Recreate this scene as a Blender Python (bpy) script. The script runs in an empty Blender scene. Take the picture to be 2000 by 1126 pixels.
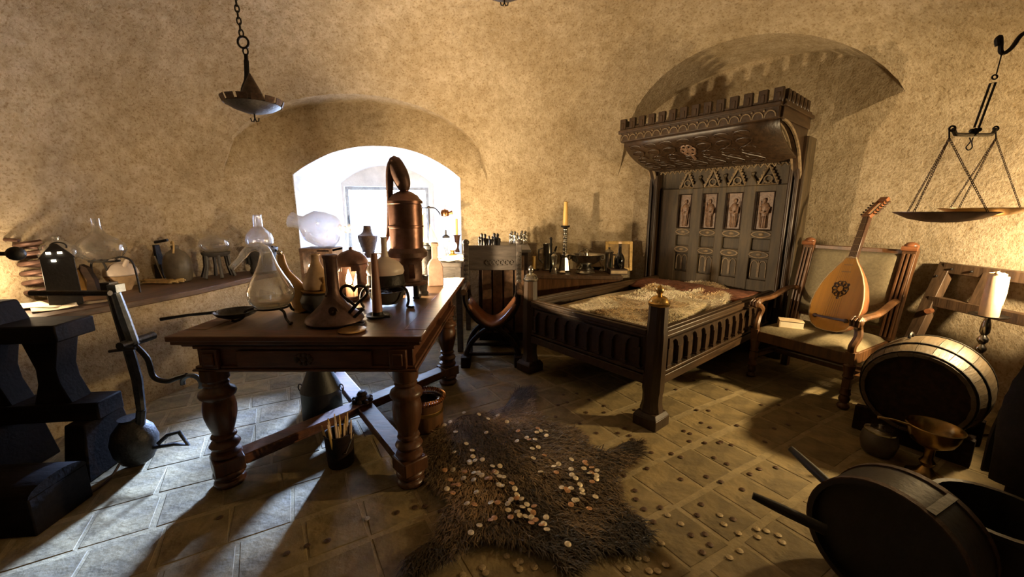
import bpy, bmesh, math, random
import numpy as np
from mathutils import Vector, Matrix
random.seed(7); rng = np.random.default_rng(7)
S = bpy.context.scene
COL = S.collection
PI = math.pi
sin, cos, R = math.sin, math.cos, math.radians

# ------------------------------------------------------------------ camera, sky, lights, exposure
CAM_H = 1.40; FPX = 770.0; PITCH = math.atan(148/770)
cam = bpy.data.cameras.new('camera'); co = bpy.data.objects.new('camera', cam); COL.objects.link(co)
cam.sensor_width = 36; cam.lens = 36*FPX/2000; cam.clip_start = .02
co.location = (0, 0, CAM_H); co.rotation_euler = (PI/2-PITCH, 0, 0)
S.camera = co
S.cycles.diffuse_bounces = 2
S.view_settings.view_transform = 'Standard'; S.view_settings.look = 'None'
S.view_settings.exposure = 0.0; S.view_settings.gamma = 1.0; S.view_settings.use_curve_mapping = False
wd = bpy.data.worlds.new('sky'); S.world = wd; wd.use_nodes = True
bg = wd.node_tree.nodes['Background']; bg.inputs[0].default_value = (.55, .70, 1, 1); bg.inputs[1].default_value = 42.0

def lamp(name, kind, loc, energy, col, size=.05, **k):
    l = bpy.data.lights.new(name, kind); l.energy = energy; l.color = col
    if kind in ('POINT', 'SPOT'): l.shadow_soft_size = size
    o = bpy.data.objects.new(name, l); o.location = loc; COL.objects.link(o)
    for a, v in k.items(): setattr(l, a, v)
    return o
def aim(o, t): o.rotation_euler = (Vector(t)-o.location).to_track_quat('-Z', 'Y').to_euler()
WARM = (1, .73, .43)
sn = lamp('low_sun', 'SUN', (-2, 9, 3), 52, (.40, .58, 1)); sn.data.angle = R(6); sn.rotation_euler = Vector((.05, -1, -.355)).to_track_quat('-Z', 'Y').to_euler()
aim(lamp('wall_lamp', 'SPOT', (3.08, 1.98, 1.24), 190, (1, .74, .42), .04, spot_size=R(150), spot_blend=.9), (3.42, 3.05, 1.42))
aim(lamp('floor_spot', 'SPOT', (3.15, 2.19, 1.20), 290, (1, .72, .36), .04, spot_size=R(100), spot_blend=.9), (1.35, 2.85, .15))
lamp('desk_lamp_light', 'POINT', (-.62, 4.02, 1.08), 62, (1, .76, .46), .03)
aim(lamp('table_candle_light', 'SPOT', (-1.23, 2.79, 1.02), 290, WARM, .03, spot_size=R(170), spot_blend=.7), (2.2, 4.2, 2.4))
lamp('table_left_fill', 'POINT', (-1.30, 2.66, .89), 24, WARM, .03)  # added weak point light that carries the table light to the left side
lamp('bench_lantern_light', 'POINT', (-3.24, 2.50, .98), 12, WARM, .03)

def at(px, py, z):
    "point at height z seen at (px,py) of the 2000 px frame"
    x = (px-1000)/FPX; y = -(py-563)/FPX; c, s = cos(PITCH), sin(PITCH)
    d = Vector((x, c+y*s, -s+y*c)); t = (z-CAM_H)/d.z
    return Vector((0, 0, CAM_H))+d*t
def aty(px, py, Y):
    x = (px-1000)/FPX; y = -(py-563)/FPX; c, s = cos(PITCH), sin(PITCH)
    d = Vector((x, c+y*s, -s+y*c)); return Vector((0, 0, CAM_H))+d*(Y/d.y)
def kk(p):
    "metres per photo pixel at p"
    return (p.y*cos(PITCH)-(p.z-CAM_H)*sin(PITCH))/FPX

# ------------------------------------------------------------------ mesh helpers
class MB:
    def __init__(s): s.v = []; s.f = []
    def add(s, v, f, M=None):
        o = len(s.v)
        s.v += [tuple(M @ Vector(p)) for p in v] if M else [tuple(p) for p in v]
        s.f += [[i+o for i in q] for q in f]; return s
    def box(s, c, d, M=None, tx=1, ty=1):
        x, y, z = d[0]/2, d[1]/2, d[2]/2; c = Vector(c)
        v = [c+Vector(p) for p in [(-x,-y,-z),(x,-y,-z),(x,y,-z),(-x,y,-z),(-x*tx,-y*ty,z),(x*tx,-y*ty,z),(x*tx,y*ty,z),(-x*tx,y*ty,z)]]
        return s.add(v, [[3,2,1,0],[4,5,6,7],[0,1,5,4],[1,2,6,5],[2,3,7,6],[3,0,4,7]], M)
    def lathe(s, prof, n=20, c=(0,0,0), M=None, sx=1, sy=1, ph=0, close=False):
        c = Vector(c); v = []; f = []; m = len(prof)
        for r, z in prof:
            for i in range(n):
                a = 2*PI*i/n+ph; v.append(c+Vector((r*sx*cos(a), r*sy*sin(a), z)))
        for j in range(m-1):
            for i in range(n):
                k = (i+1) % n; f.append([j*n+i, j*n+k, (j+1)*n+k, (j+1)*n+i])
        if close:
            for i in range(n): k = (i+1) % n; f.append([(m-1)*n+i, (m-1)*n+k, k, i])
        else:
            if prof[0][0] > 1e-4: f.append([i for i in range(n)][::-1])
            if prof[-1][0] > 1e-4: f.append([(m-1)*n+i for i in range(n)])
        return s.add(v, f, M)
    def tube(s, pts, r, n=8, closed=False, M=None, flat=1.0, cap=True):
        P = [Vector(p) for p in pts]; m = len(P); v = []; f = []
        rr = r if isinstance(r, (list, tuple)) else [r]*m
        up = None
        for i in range(m):
            t = (P[(i+1) % m]-P[i-1]) if closed else (P[min(i+1, m-1)]-P[max(i-1, 0)])
            t.normalize()
            if up is None:
                up = Vector((0,0,1)) if abs(t.z) < .9 else Vector((0,1,0))
            b = t.cross(up); b.normalize(); nn = b.cross(t); nn.normalize(); up = nn
            for j in range(n):
                a = 2*PI*j/n; v.append(P[i]+b*(rr[i]*cos(a))+nn*(rr[i]*flat*sin(a)))
        for i in range(m if closed else m-1):
            for j in range(n):
                k = (j+1) % n; i2 = (i+1) % m
                f.append([i*n+j, i*n+k, i2*n+k, i2*n+j])
        if not closed and cap:
            f.append([j for j in range(n)][::-1]); f.append([(m-1)*n+j for j in range(n)])
        return s.add(v, f, M)
    def prism(s, poly, h, M=None, z0=0):
        n = len(poly); v = [(x, y, z0) for x, y in poly]+[(x, y, z0+h) for x, y in poly]
        a = sum(poly[i][0]*poly[(i+1) % n][1]-poly[(i+1) % n][0]*poly[i][1] for i in range(n))
        f = [list(range(n))[::-1], list(range(n, 2*n))]+[[i, (i+1) % n, n+(i+1) % n, n+i] for i in range(n)]
        if a < 0: f = [q[::-1] for q in f]
        return s.add(v, f, M)
    def ball(s, c, r, d=(1,1,1), n=12, M=None):
        m = max(6, n//2+1)
        pr = [(max(1e-5, r*sin(PI*j/(m-1))), -r*d[2]*cos(PI*j/(m-1))) for j in range(m)]
        return s.lathe(pr, n, c, M, d[0], d[1])
    def grid(s, fn, nu, nv, M=None, closed=False):
        v = [fn(i/nu, j/nv) for i in range(nu+1) for j in range(nv+1)]
        f = [[i*(nv+1)+j, (i+1)*(nv+1)+j, (i+1)*(nv+1)+j+1, i*(nv+1)+j+1] for i in range(nu) for j in range(nv)]
        return s.add(v, f, M)
XZ = Matrix(((1,0,0,0),(0,0,-1,0),(0,1,0,0),(0,0,0,1)))   # prism polygons drawn in x,z and extruded to -y
YZ = Matrix(((0,0,1,0),(1,0,0,0),(0,1,0,0),(0,0,0,1)))    # polygons drawn in y,z and extruded to +x
def T(x, y, z): return Matrix.Translation((x, y, z))
def RX(a): return Matrix.Rotation(a, 4, 'X')
def RY(a): return Matrix.Rotation(a, 4, 'Y')
def RZ(a): return Matrix.Rotation(a, 4, 'Z')

def mesh_of(name, mb, m, ang=38):
    me = bpy.data.meshes.new(name); me.from_pydata(mb.v, [], mb.f); me.update()
    bm = bmesh.new(); bm.from_mesh(me); bmesh.ops.recalc_face_normals(bm, faces=bm.faces); bm.to_mesh(me); bm.free()
    if ang: me.shade_smooth(); me.set_sharp_from_angle(angle=R(ang))
    if m: me.materials.append(m)
    return me
def obj(name, mb, m, parent=None, loc=(0,0,0), rot=(0,0,0), bevel=0, ang=38, solid=0):
    o = bpy.data.objects.new(name, mesh_of(name, mb, m, ang)); COL.objects.link(o)
    o.location = loc; o.rotation_euler = rot
    if parent: o.parent = parent
    if solid:
        q = o.modifiers.new('thick', 'SOLIDIFY'); q.thickness = solid; q.offset = 0
    if bevel:
        b = o.modifiers.new('bevel', 'BEVEL'); b.width = bevel; b.segments = 2; b.limit_method = 'ANGLE'; b.angle_limit = R(50)
    return o
def again(o, parent=None, loc=None, rot=None, scale=None):
    c = o.copy(); COL.objects.link(c)
    if parent: c.parent = parent
    if loc is not None: c.location = loc
    if rot is not None: c.rotation_euler = rot
    if scale is not None: c.scale = scale
    return c
def tag(o, label, cat, group=None):
    o['label'] = label; o['category'] = cat
    if group: o['group'] = group
    return o
def thing(name, label, cat, loc=(0,0,0), rz=0, group=None):
    o = bpy.data.objects.new(name, None); COL.objects.link(o); o.empty_display_size = .05
    o.location = loc; o.rotation_euler = (0, 0, rz) if not isinstance(rz, (tuple, list)) else rz
    return tag(o, label, cat, group)
def struct(o): o['kind'] = 'structure'; return o
def copy_tree(o, parent=None):
    c = o.copy(); COL.objects.link(c)
    if parent: c.parent = parent
    for ch in list(o.children): copy_tree(ch, c)
    return c
def arc(cx, cy, r, a0, a1, n, ry=None):
    ry = r if ry is None else ry
    return [(cx+r*cos(R(a0+(a1-a0)*i/n)), cy+ry*sin(R(a0+(a1-a0)*i/n))) for i in range(n+1)]
def spline(pts, n=6):
    "Catmull-Rom through the points"
    P = [Vector(p) for p in pts]; out = []
    for i in range(len(P)-1):
        a, b, c, d = P[max(i-1, 0)], P[i], P[i+1], P[min(i+2, len(P)-1)]
        for k in range(n):
            t = k/n
            out.append(.5*((2*b)+(c-a)*t+(2*a-5*b+4*c-d)*t*t+(3*b-a-3*c+d)*t**3))
    return out+[P[-1]]

# ------------------------------------------------------------------ materials
M = {}
def mat(name, col, rough=.6, metal=0, var=.25, scale=9, bump=.15, bscale=40, stretch=(1,1,1), col2=None, spec=.5, bdist=.01, alpha=None):
    m = bpy.data.materials.new(name); m.use_nodes = True; nt = m.node_tree; N = nt.nodes; L = nt.links
    b = N['Principled BSDF']
    b.inputs['Roughness'].default_value = rough; b.inputs['Metallic'].default_value = metal
    b.inputs['Specular IOR Level'].default_value = spec
    tc = N.new('ShaderNodeTexCoord'); mp = N.new('ShaderNodeMapping'); mp.inputs['Scale'].default_value = stretch
    L.new(tc.outputs['Object'], mp.inputs[0])
    no = N.new('ShaderNodeTexNoise'); no.inputs['Scale'].default_value = scale; no.inputs['Detail'].default_value = 6; no.inputs['Roughness'].default_value = .65
    L.new(mp.outputs[0], no.inputs[0])
    r = N.new('ShaderNodeValToRGB'); e = r.color_ramp.elements
    c1 = [max(0, x*(1-var)) for x in col]; c2 = col2 or [min(1, x*(1+var)) for x in col]
    e[0].position = .33; e[1].position = .67; e[0].color = (*c1, 1); e[1].color = (*c2, 1)
    L.new(no.outputs[0], r.inputs[0]); L.new(r.outputs[0], b.inputs['Base Color'])
    if bump:
        n2 = N.new('ShaderNodeTexNoise'); n2.inputs['Scale'].default_value = bscale; n2.inputs['Detail'].default_value = 4
        L.new(mp.outputs[0], n2.inputs[0])
        bp = N.new('ShaderNodeBump'); bp.inputs['Strength'].default_value = bump; bp.inputs['Distance'].default_value = bdist
        L.new(n2.outputs[0], bp.inputs['Height']); L.new(bp.outputs[0], b.inputs['Normal'])
    M[name] = m; return m
WS = (1, 1, .12)
mat('wood_table', (.10, .036, .014), .42, 0, .45, 30, .12, 60, (.25, 1, 1))
mat('wood_table_v', (.085, .034, .014), .36, 0, .4, 30, .12, 60, WS)
mat('wood_top', (.10, .06, .03), .40, 0, .35, 22, .1, 60, (1, .12, 1))
mat('wood_bed', (.034, .018, .008), .40, 0, .5, 26, .14, 60, WS)
mat('wood_bed_h', (.042, .022, .009), .42, 0, .5, 26, .14, 60, (1, .15, 1))
mat('wood_head', (.062, .042, .019), .60, 0, .45, 26, .14, 60, WS)
mat('wood_carve', (.20, .14, .075), .55, 0, .4, 26, .14, 60)
mat('wood_relief', (.20, .12, .075), .42, 0, .4, 40, .2, 90)
mat('wood_dark', (.018, .009, .005), .7, 0, .5, 26, .2, 60, (.3, 1, 1), spec=.2)
mat('wood_frame', (.085, .05, .026), .5, 0, .45, 26, .2, 60, WS)
mat('wood_shaded', (.008, .005, .004), .75, 0, .5, 26, .2, 60, (.3, 1, 1), spec=.12)  # near-black: shade of the left foreground put into the press and trunk colour
mat('string', (.16, .10, .05), .5)
mat('wood_plank', (.085, .045, .022), .5, 0, .45, 24, .2, 60, (1, .15, 1))
mat('wood_desk', (.085, .072, .062), .45, 0, .4, 24, .2, 60, (.2, 1, 1))
mat('wood_chair', (.095, .042, .015), .40, 0, .45, 26, .12, 60, WS)
mat('wood_lute', (.50, .235, .018), .55, 0, .18, 14, .03, 60, (1, 1, .1))
mat('wood_lute_dark', (.05, .022, .012), .3, 0, .3, 14, .03, 60)
mat('wood_red', (.22, .085, .035), .3, 0, .3, 14, .03, 60)
mat('wood_barrel', (.075, .05, .024), .55, 0, .4, 20, .25, 60, (.12, 1, 1))
mat('iron', (.032, .029, .027), .5, .75, .4, 30, .25, 70)
mat('iron_rust', (.075, .045, .03), .6, .5, .45, 30, .3, 70)
mat('steel', (.16, .18, .20), .5, .8, .35, 22, .2, 60)
mat('copper', (.19, .10, .075), .36, .85, .3, 12, .06, 40)
mat('copper_dark', (.12, .07, .055), .5, .7, .35, 16, .15, 50)
mat('copper_bright', (.60, .30, .14), .25, 1, .25, 12, .05, 40)
mat('brass', (.55, .36, .12), .28, 1, .3, 12, .06, 40)
mat('brass_dark', (.26, .165, .06), .25, .95, .3, 12, .06, 40)
mat('pewter', (.42, .41, .38), .25, 1, .3, 14, .06, 40)
mat('silver', (.62, .60, .55), .2, 1, .2, 14, .05, 40)
mat('wax', (.78, .56, .36), .5, 0, .15, 8, .1, 30)
mat('wax_yellow', (.62, .38, .10), .45, 0, .15, 8, .1, 30)
mat('wax_brown', (.30, .135, .085), .5, 0, .15, 8, .1, 30)
mat('ceramic_tan', (.42, .28, .15), .55, 0, .25, 14, .1, 40)
mat('ceramic_brown', (.33, .20, .15), .6, 0, .2, 14, .12, 40)
mat('ceramic_white', (.62, .52, .44), .4, 0, .12, 8, .05, 40)
mat('stoneware', (.10, .082, .058), .45, 0, .35, 10, .15, 40)
mat('dark_clay', (.045, .04, .038), .6, 0, .35, 14, .2, 40)
mat('leather', (.05, .025, .015), .5, 0, .4, 20, .3, 60)
mat('ochre', (.36, .20, .05), .45, 0, .25, 10, .1, 30)
mat('paper', (.80, .70, .52), .8, 0, .1, 12, .08, 30)
mat('paper_tan', (.55, .42, .26), .8, 0, .2, 12, .08, 30)  # darker tan paper for pages, covers, binding and parchment
mat('straw', (.52, .36, .15), .8, 0, .3, 22, .3, 50)
mat('fabric', (.185, .15, .085), .95, 0, .2, 60, .3, 200)
mat('blanket', (.16, .055, .024), .95, 0, .5, 30, .5, 90)
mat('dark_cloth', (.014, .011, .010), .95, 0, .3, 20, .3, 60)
mat('mattress', (.42, .34, .22), .95, 0, .2, 20, .3, 60)
mat('hide', (.07, .045, .022), .95, 0, .3, 20, .3, 60)
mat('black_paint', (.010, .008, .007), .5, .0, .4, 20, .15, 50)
mat('mortar', (.26, .20, .10), .9, 0, .25, 14, .3, 60)
mat('masonry', (.045, .035, .02), .9, 0, .3, 12, .4, 45)  # dark colour given to the unseen front wall to cut fill light
mat('picture', (.40, .26, .10), .6, 0, .35, 14, .05, 40)
mat('gilt', (.50, .32, .10), .45, .3, .3, 20, .2, 60)
mat('coin_pale', (.62, .52, .36), .38, .45, .3, 60, .3, 300)
mat('coin_copper', (.46, .25, .12), .38, .55, .3, 60, .3, 300)
mat('coin_pale_dim', (.34, .26, .14), .5, .35, .3, 60, .3, 300)  # pale coin with the dimmer light on the floor put into its colour
mat('coin_dark', (.085, .045, .022), .5, .4, .3, 60, .3, 300)
mat('window_frame', (.36, .36, .34), .6, 0, .3, 20, .2, 60)

def tile_mat():
    m = mat('tile', (.205, .15, .064), .78, 0, .4, 7, .4, 26, bdist=.015)
    nt = m.node_tree; N = nt.nodes; L = nt.links; b = N['Principled BSDF']
    oi = N.new('ShaderNodeObjectInfo'); mx = N.new('ShaderNodeMix'); mx.data_type = 'RGBA'; mx.blend_type = 'MULTIPLY'; mx.inputs[0].default_value = .8
    mr = N.new('ShaderNodeMapRange'); mr.inputs[3].default_value = .7; mr.inputs[4].default_value = 1.15
    L.new(oi.outputs['Random'], mr.inputs[0])
    src = b.inputs['Base Color'].links[0].from_socket
    L.new(src, mx.inputs[6]); L.new(mr.outputs[0], mx.inputs[7]); L.new(mx.outputs[2], b.inputs['Base Color'])
tile_mat()
def plaster():
    m = bpy.data.materials.new('plaster'); m.use_nodes = True; nt = m.node_tree; N = nt.nodes; L = nt.links
    b = N['Principled BSDF']; b.inputs['Roughness'].default_value = .93; b.inputs['Specular IOR Level'].default_value = .15
    tc = N.new('ShaderNodeTexCoord')
    def noise(sc, det=6, ro=.6):
        n = N.new('ShaderNodeTexNoise'); n.inputs['Scale'].default_value = sc; n.inputs['Detail'].default_value = det; n.inputs['Roughness'].default_value = ro
        L.new(tc.outputs['Object'], n.inputs[0]); return n
    big, mid, fine = noise(1.3, 5, .62), noise(13, 8, .75), noise(55, 4, .6)
    r = N.new('ShaderNodeValToRGB'); e = r.color_ramp.elements
    e[0].position = .34; e[1].position = .66; e[0].color = (.43, .335, .205, 1); e[1].color = (.60, .495, .345, 1)
    L.new(big.outputs[0], r.inputs[0])
    r2 = N.new('ShaderNodeValToRGB'); e = r2.color_ramp.elements
    e[0].position = .36; e[1].position = .60; e[0].color = (.70, .67, .60, 1); e[1].color = (1, 1, 1, 1)
    L.new(mid.outputs[0], r2.inputs[0])
    r3 = N.new('ShaderNodeValToRGB'); e = r3.color_ramp.elements
    e[0].position = .34; e[1].position = .48; e[0].color = (.66, .60, .52, 1); e[1].color = (1, 1, 1, 1)
    L.new(fine.outputs[0], r3.inputs[0])
    def mul(a, c):
        x = N.new('ShaderNodeMix'); x.data_type = 'RGBA'; x.blend_type = 'MULTIPLY'; x.inputs[0].default_value = 1
        L.new(a, x.inputs[6]); L.new(c, x.inputs[7]); return x.outputs[2]
    L.new(mul(mul(r.outputs[0], r2.outputs[0]), r3.outputs[0]), b.inputs['Base Color'])
    ad = N.new('ShaderNodeMath'); ad.operation = 'ADD'; L.new(mid.outputs[0], ad.inputs[0])
    mu = N.new('ShaderNodeMath'); mu.operation = 'MULTIPLY'; mu.inputs[1].default_value = .35; L.new(fine.outputs[0], mu.inputs[0]); L.new(mu.outputs[0], ad.inputs[1])
    bp = N.new('ShaderNodeBump'); bp.inputs['Strength'].default_value = .7; bp.inputs['Distance'].default_value = .03
    L.new(ad.outputs[0], bp.inputs['Height']); L.new(bp.outputs[0], b.inputs['Normal'])
    M['plaster'] = m
plaster()
def glass(name, tint, base=.06, edge=.75, glossy=.03, milk=0):
    "thin blown glass: a clear film that reflects more towards grazing angles"
    m = bpy.data.materials.new(name); m.use_nodes = True; nt = m.node_tree; N = nt.nodes; L = nt.links
    N.remove(N['Principled BSDF']); out = N['Material Output']
    tr = N.new('ShaderNodeBsdfTransparent'); tr.inputs[0].default_value = (*tint, 1)
    gl = N.new('ShaderNodeBsdfGlossy'); gl.inputs['Roughness'].default_value = glossy; gl.inputs[0].default_value = (.95, .97, 1, 1)
    lw = N.new('ShaderNodeLayerWeight'); lw.inputs[0].default_value = .28
    mr = N.new('ShaderNodeMapRange'); mr.inputs[3].default_value = base; mr.inputs[4].default_value = edge
    mx = N.new('ShaderNodeMixShader'); L.new(lw.outputs['Facing'], mr.inputs[0]); L.new(mr.outputs[0], mx.inputs[0])
    film = tr.outputs[0]
    if milk:
        ml = N.new('ShaderNodeMixShader'); ml.inputs[0].default_value = milk; tl = N.new('ShaderNodeBsdfTranslucent'); df = N.new('ShaderNodeBsdfDiffuse'); m2 = N.new('ShaderNodeMixShader'); m2.inputs[0].default_value = .5
        for q in (tl, df): q.inputs[0].default_value = (.80, .80, .80, 1)
        L.new(tl.outputs[0], m2.inputs[1]); L.new(df.outputs[0], m2.inputs[2]); L.new(tr.outputs[0], ml.inputs[1]); L.new(m2.outputs[0], ml.inputs[2]); film = ml.outputs[0]
    L.new(film, mx.inputs[1]); L.new(gl.outputs[0], mx.inputs[2]); L.new(mx.outputs[0], out.inputs[0])
    M[name] = m
glass('glass', (.80, .79, .75), .15, .9, .05, .14); glass('glass_smoke', (.88, .84, .74), .12, .7, .08, .08); glass('glass_dark', (.02, .035, .03), .07, .7); glass('glass_pane', (.97, .98, 1), .02, .4)
glass('glass_milk', (.86, .88, .93), .14, .7, .10, .30)
def emit(name, col, st):
    m = bpy.data.materials.new(name); m.use_nodes = True; b = m.node_tree.nodes['Principled BSDF']
    b.inputs['Base Color'].default_value = (*col, 1); b.inputs['Emission Color'].default_value = (*col, 1); b.inputs['Emission Strength'].default_value = st
    M[name] = m
emit('flame', (1, .72, .32), 14); emit('lamp_glow', (1, .86, .62), 10)
# ------------------------------------------------------------------ room shell
CX, CY, RA, RB, PN = 0.0, 1.9, 3.45, 3.15, 3.0
def rad(th):
    c, s = abs(cos(th)), abs(sin(th))
    return ((c/RA)**PN+(s/RB)**PN)**(-1/PN)
def wall_hit(q, n):
    "distance from q along n to the wall line"
    a, b = 0.0, 8.0
    for _ in range(40):
        m = (a+b)/2; x = q[0]+n[0]*m-CX; y = q[1]+n[1]*m-CY
        if (abs(x)/RA)**PN+(abs(y)/RB)**PN < 1: a = m
        else: b = m
    return a
from mathutils import noise as mnoise
def main_volume():
    v = []; f = []; n = 144
    rows = [(1, -.02), (1, .4), (1, .8), (1, 1.2), (1, 1.55), (1, 1.85)]
    for k in range(1, 22):
        t = PI/2*k/22; rows.append((cos(t), 1.85+1.9*sin(t)))
    for rho, z in rows:
        for i in range(n):
            th = 2*PI*i/n; r = rad(th)*rho
            d = mnoise.noise(Vector((cos(th)*2.2, sin(th)*2.2, z*1.3)))*.035
            r += d*min(1, rho*2)
            v.append((CX+r*cos(th), CY+r*sin(th), z))
    m = len(rows)
    for j in range(m-1):
        for i in range(n):
            k = (i+1) % n; f.append([j*n+i, j*n+k, (j+1)*n+k, (j+1)*n+i])
    f.append([i for i in range(n)][::-1])
    v.append((CX, CY, 3.755)); t = len(v)-1
    for i in range(n): f.append([(m-1)*n+i, (m-1)*n+(i+1) % n, t])
    b = MB(); b.add(v, f); return b
def lunette(q, n, w, zs, za, back, extra=.015, zb=1.9, ns=28, fade=0):
    "barrel cut into the vault: q on its axis, n its direction, w half width"
    p = (n[1], -n[0]); v = []; f = []
    for i in range(ns+1):
        s = -w+2*w*i/ns; z = zs+(za-zs)*math.sqrt(max(0, 1-(s/w)**2))
        q0 = (q[0]+p[0]*s, q[1]+p[1]*s); D = wall_hit((q0[0]-n[0]*back, q0[1]-n[1]*back), n)-back+extra-fade*max(0, (s/w-.25)/.75)**1.3
        for d, zz in ((-back, zb), (-back, z), (D, z), (D-.09, zb)):
            v.append((q0[0]+n[0]*d, q0[1]+n[1]*d, zz))
    for i in range(ns):
        for j in range(4): f.append([i*4+j, i*4+(j+1) % 4, (i+1)*4+(j+1) % 4, (i+1)*4+j])
    f.append([0,1,2,3]); f.append([ns*4+3, ns*4+2, ns*4+1, ns*4])
    b = MB(); b.add(v, f); return b
# window niche frame: origin at the middle of the opening, s along the wall, d outwards
NQ = Vector((-1.56, 4.84)); NN = Vector((-.224, .975)); NP = Vector((.975, .224))
def nw(s, d, z): q = NQ+NP*s+NN*d; return (q.x, q.y, z)
def niche_volume():
    v = []; f = []; ns = 24
    secs = [(-.55, .98, .94, .80, 1.82, 2.19), (.0, .94, .94, .80, 1.82, 2.19), (.93, .60, .64, .80, 1.80, 2.04)]
    for d, wl, wr, zb, zs, za in secs:
        v.append(nw(-wl, d, zb)); v.append(nw(wr, d, zb))
        for i in range(ns+1):
            t = 1-2*i/ns; w = wr if t > 0 else wl; c = (wr-wl)/2
            v.append(nw(c+t*(wl+wr)/2, d, zs+(za-zs)*(1-abs(t)**2.2)))
    m = ns+3
    for j in range(2):
        for i in range(m): k = (i+1) % m; f.append([j*m+i, j*m+k, (j+1)*m+k, (j+1)*m+i])
    f.append(list(range(m))[::-1]); f.append(list(range(2*m, 3*m)))
    b = MB(); b.add(v, f); return b
def reveal_volume():
    b = MB(); v = [nw(s, d, z) for d in (.88, 1.18) for s, z in ((-.57, .80), (.57, .80), (.57, 1.76), (-.57, 1.76))]
    b.add(v, [[0,1,2,3],[7,6,5,4],[0,4,5,1],[1,5,6,2],[2,6,7,3],[3,7,4,0]]); return b
def union(parts):
    os_ = [bpy.data.objects.new('v', mesh_of('v', p, None, 0)) for p in parts]
    for o in os_: COL.objects.link(o)
    for o in os_[1:]:
        q = os_[0].modifiers.new('u', 'BOOLEAN'); q.operation = 'UNION'; q.solver = 'EXACT'; q.object = o
    dg = bpy.context.evaluated_depsgraph_get(); me = bpy.data.meshes.new_from_object(os_[0].evaluated_get(dg))
    for o in os_: bpy.data.objects.remove(o)
    return me
BU = Vector((.769, .64)); BW = Vector((.64, -.769)); BO = Vector((.55, 2.915))   # bed axes and foot
BH = BO+BU*2.1
lq = BH+BW*.15
shell = union([main_volume(), lunette((-1.62, 4.6), (-.224, .975), 1.38, 1.86, 2.66, 1.2, zb=1.6),
               lunette((lq.x, lq.y), (BU.x, BU.y), 1.27, 1.88, 2.98, 1.4, .02, zb=1.6, fade=.20), niche_volume(), reveal_volume()])
groups = {}
for p in shell.polygons:
    c = p.center; q = Vector((c.x, c.y))-NQ; s, d = q.dot(NP), q.dot(NN)
    if c.z < -.015: continue
    if d > 1.16 and abs(s) < .6: continue
    nd = abs(p.normal.x*NN.x+p.normal.y*NN.y)
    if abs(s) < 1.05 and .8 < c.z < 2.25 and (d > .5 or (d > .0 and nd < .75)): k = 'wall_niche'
    elif c.z > 2.45: k = 'ceiling'
    else:
        a = math.degrees(math.atan2(c.y-CY, c.x-CX))
        k = 'wall_right' if -45 <= a < 40 else 'wall_back' if 40 <= a < 132 else 'wall_left' if (a >= 132 or a < -135) else 'wall_front'
    groups.setdefault(k, []).append(p.index)
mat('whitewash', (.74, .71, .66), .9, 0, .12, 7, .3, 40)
for k, idx in groups.items():
    used = {}; v = []; f = []
    for i in idx:
        q = []
        for vi in shell.polygons[i].vertices:
            if vi not in used: used[vi] = len(v); v.append(shell.vertices[vi].co[:])
            q.append(used[vi])
        f.append(q)
    b = MB(); b.add(v, f)
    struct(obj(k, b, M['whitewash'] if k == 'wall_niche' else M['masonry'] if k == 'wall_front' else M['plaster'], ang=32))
# window in the niche
win = struct(bpy.data.objects.new('window_1', None)); COL.objects.link(win)
fr = MB(); NM = Matrix(((NP.x, NN.x, 0, NQ.x), (NP.y, NN.y, 0, NQ.y), (0, 0, 1, 0), (0, 0, 0, 1)))
for c, d in (((-.55, 1.03, 1.28), (.045, .07, .96)), ((.55, 1.03, 1.28), (.045, .07, .96)), ((0, 1.03, 1.738), (1.06, .07, .045)), ((0, 1.03, .822), (1.06, .07, .045))):
    b = MB(); b.box(c, d, NM); obj('frame_bar', b, M['window_frame'], win, bevel=.005)
pn = MB(); pn.box((0, 1.04, 1.28), (1.05, .005, .88), NM); obj('pane', pn, M['glass_pane'], win)
hn = MB(); hn.tube([NM @ Vector((-.54, .985, 1.36)), NM @ Vector((-.54, .965, 1.33)), NM @ Vector((-.54, .985, 1.22))], .009); obj('handle', hn, M['iron'], win)

# floor: mortar bed with clay tiles standing proud of it
flo = MB(); n = 72
flo.add([(CX+(rad(2*PI*i/n)+.05)*cos(2*PI*i/n), CY+(rad(2*PI*i/n)+.05)*sin(2*PI*i/n), -.0030) for i in range(n)], [list(range(n))])
floor = struct(obj('floor', flo, M['mortar'], ang=0))
TU = Vector((.862, .507)); TV = Vector((-.507, .862))
tmesh = []
for k in range(6):
    b = MB(); a = .118; h = .123
    j = lambda: rng.uniform(-.010, .008)
    base = [(-a+j(), -h+j()), (a+j(), -h+j()), (a+j(), h+j()), (-a+j(), h+j())]
    v = [(x, y, -.02) for x, y in base]+[(x, y, -.004) for x, y in base]+[(x*.97, y*.97, rng.uniform(-.0008, .0)) for x, y in base]
    b.add(v, [[0,1,5,4],[1,2,6,5],[2,3,7,6],[3,0,4,7],[4,5,9,8],[5,6,10,9],[6,7,11,10],[7,4,8,11],[8,9,10,11]])
    tmesh.append(mesh_of('tile', b, M['tile'], 20))
spots = []
for r_ in range(-14, 20):
    off = rng.uniform(0, .25)
    for c_ in range(-22, 24):
        q = TU*(c_*.2515+off)+TV*(1.05+.1375+.2755*r_)
        x, y = q.x-CX, q.y-CY
        if (abs(x)/(RA-.1))**PN+(abs(y)/(RB-.1))**PN < 1: spots.append(q)
def seen(q):
    d = q.y*cos(PITCH)+CAM_H*sin(PITCH)
    if d < .2: return 0
    px = 1000+FPX*q.x/d; py = 563+FPX*(CAM_H*cos(PITCH)-q.y*sin(PITCH))/d
    return 1/d if (-60 < px < 2060 and py < 1190) else 0
spots.sort(key=lambda q: -seen(q))
rest = MB()
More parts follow.
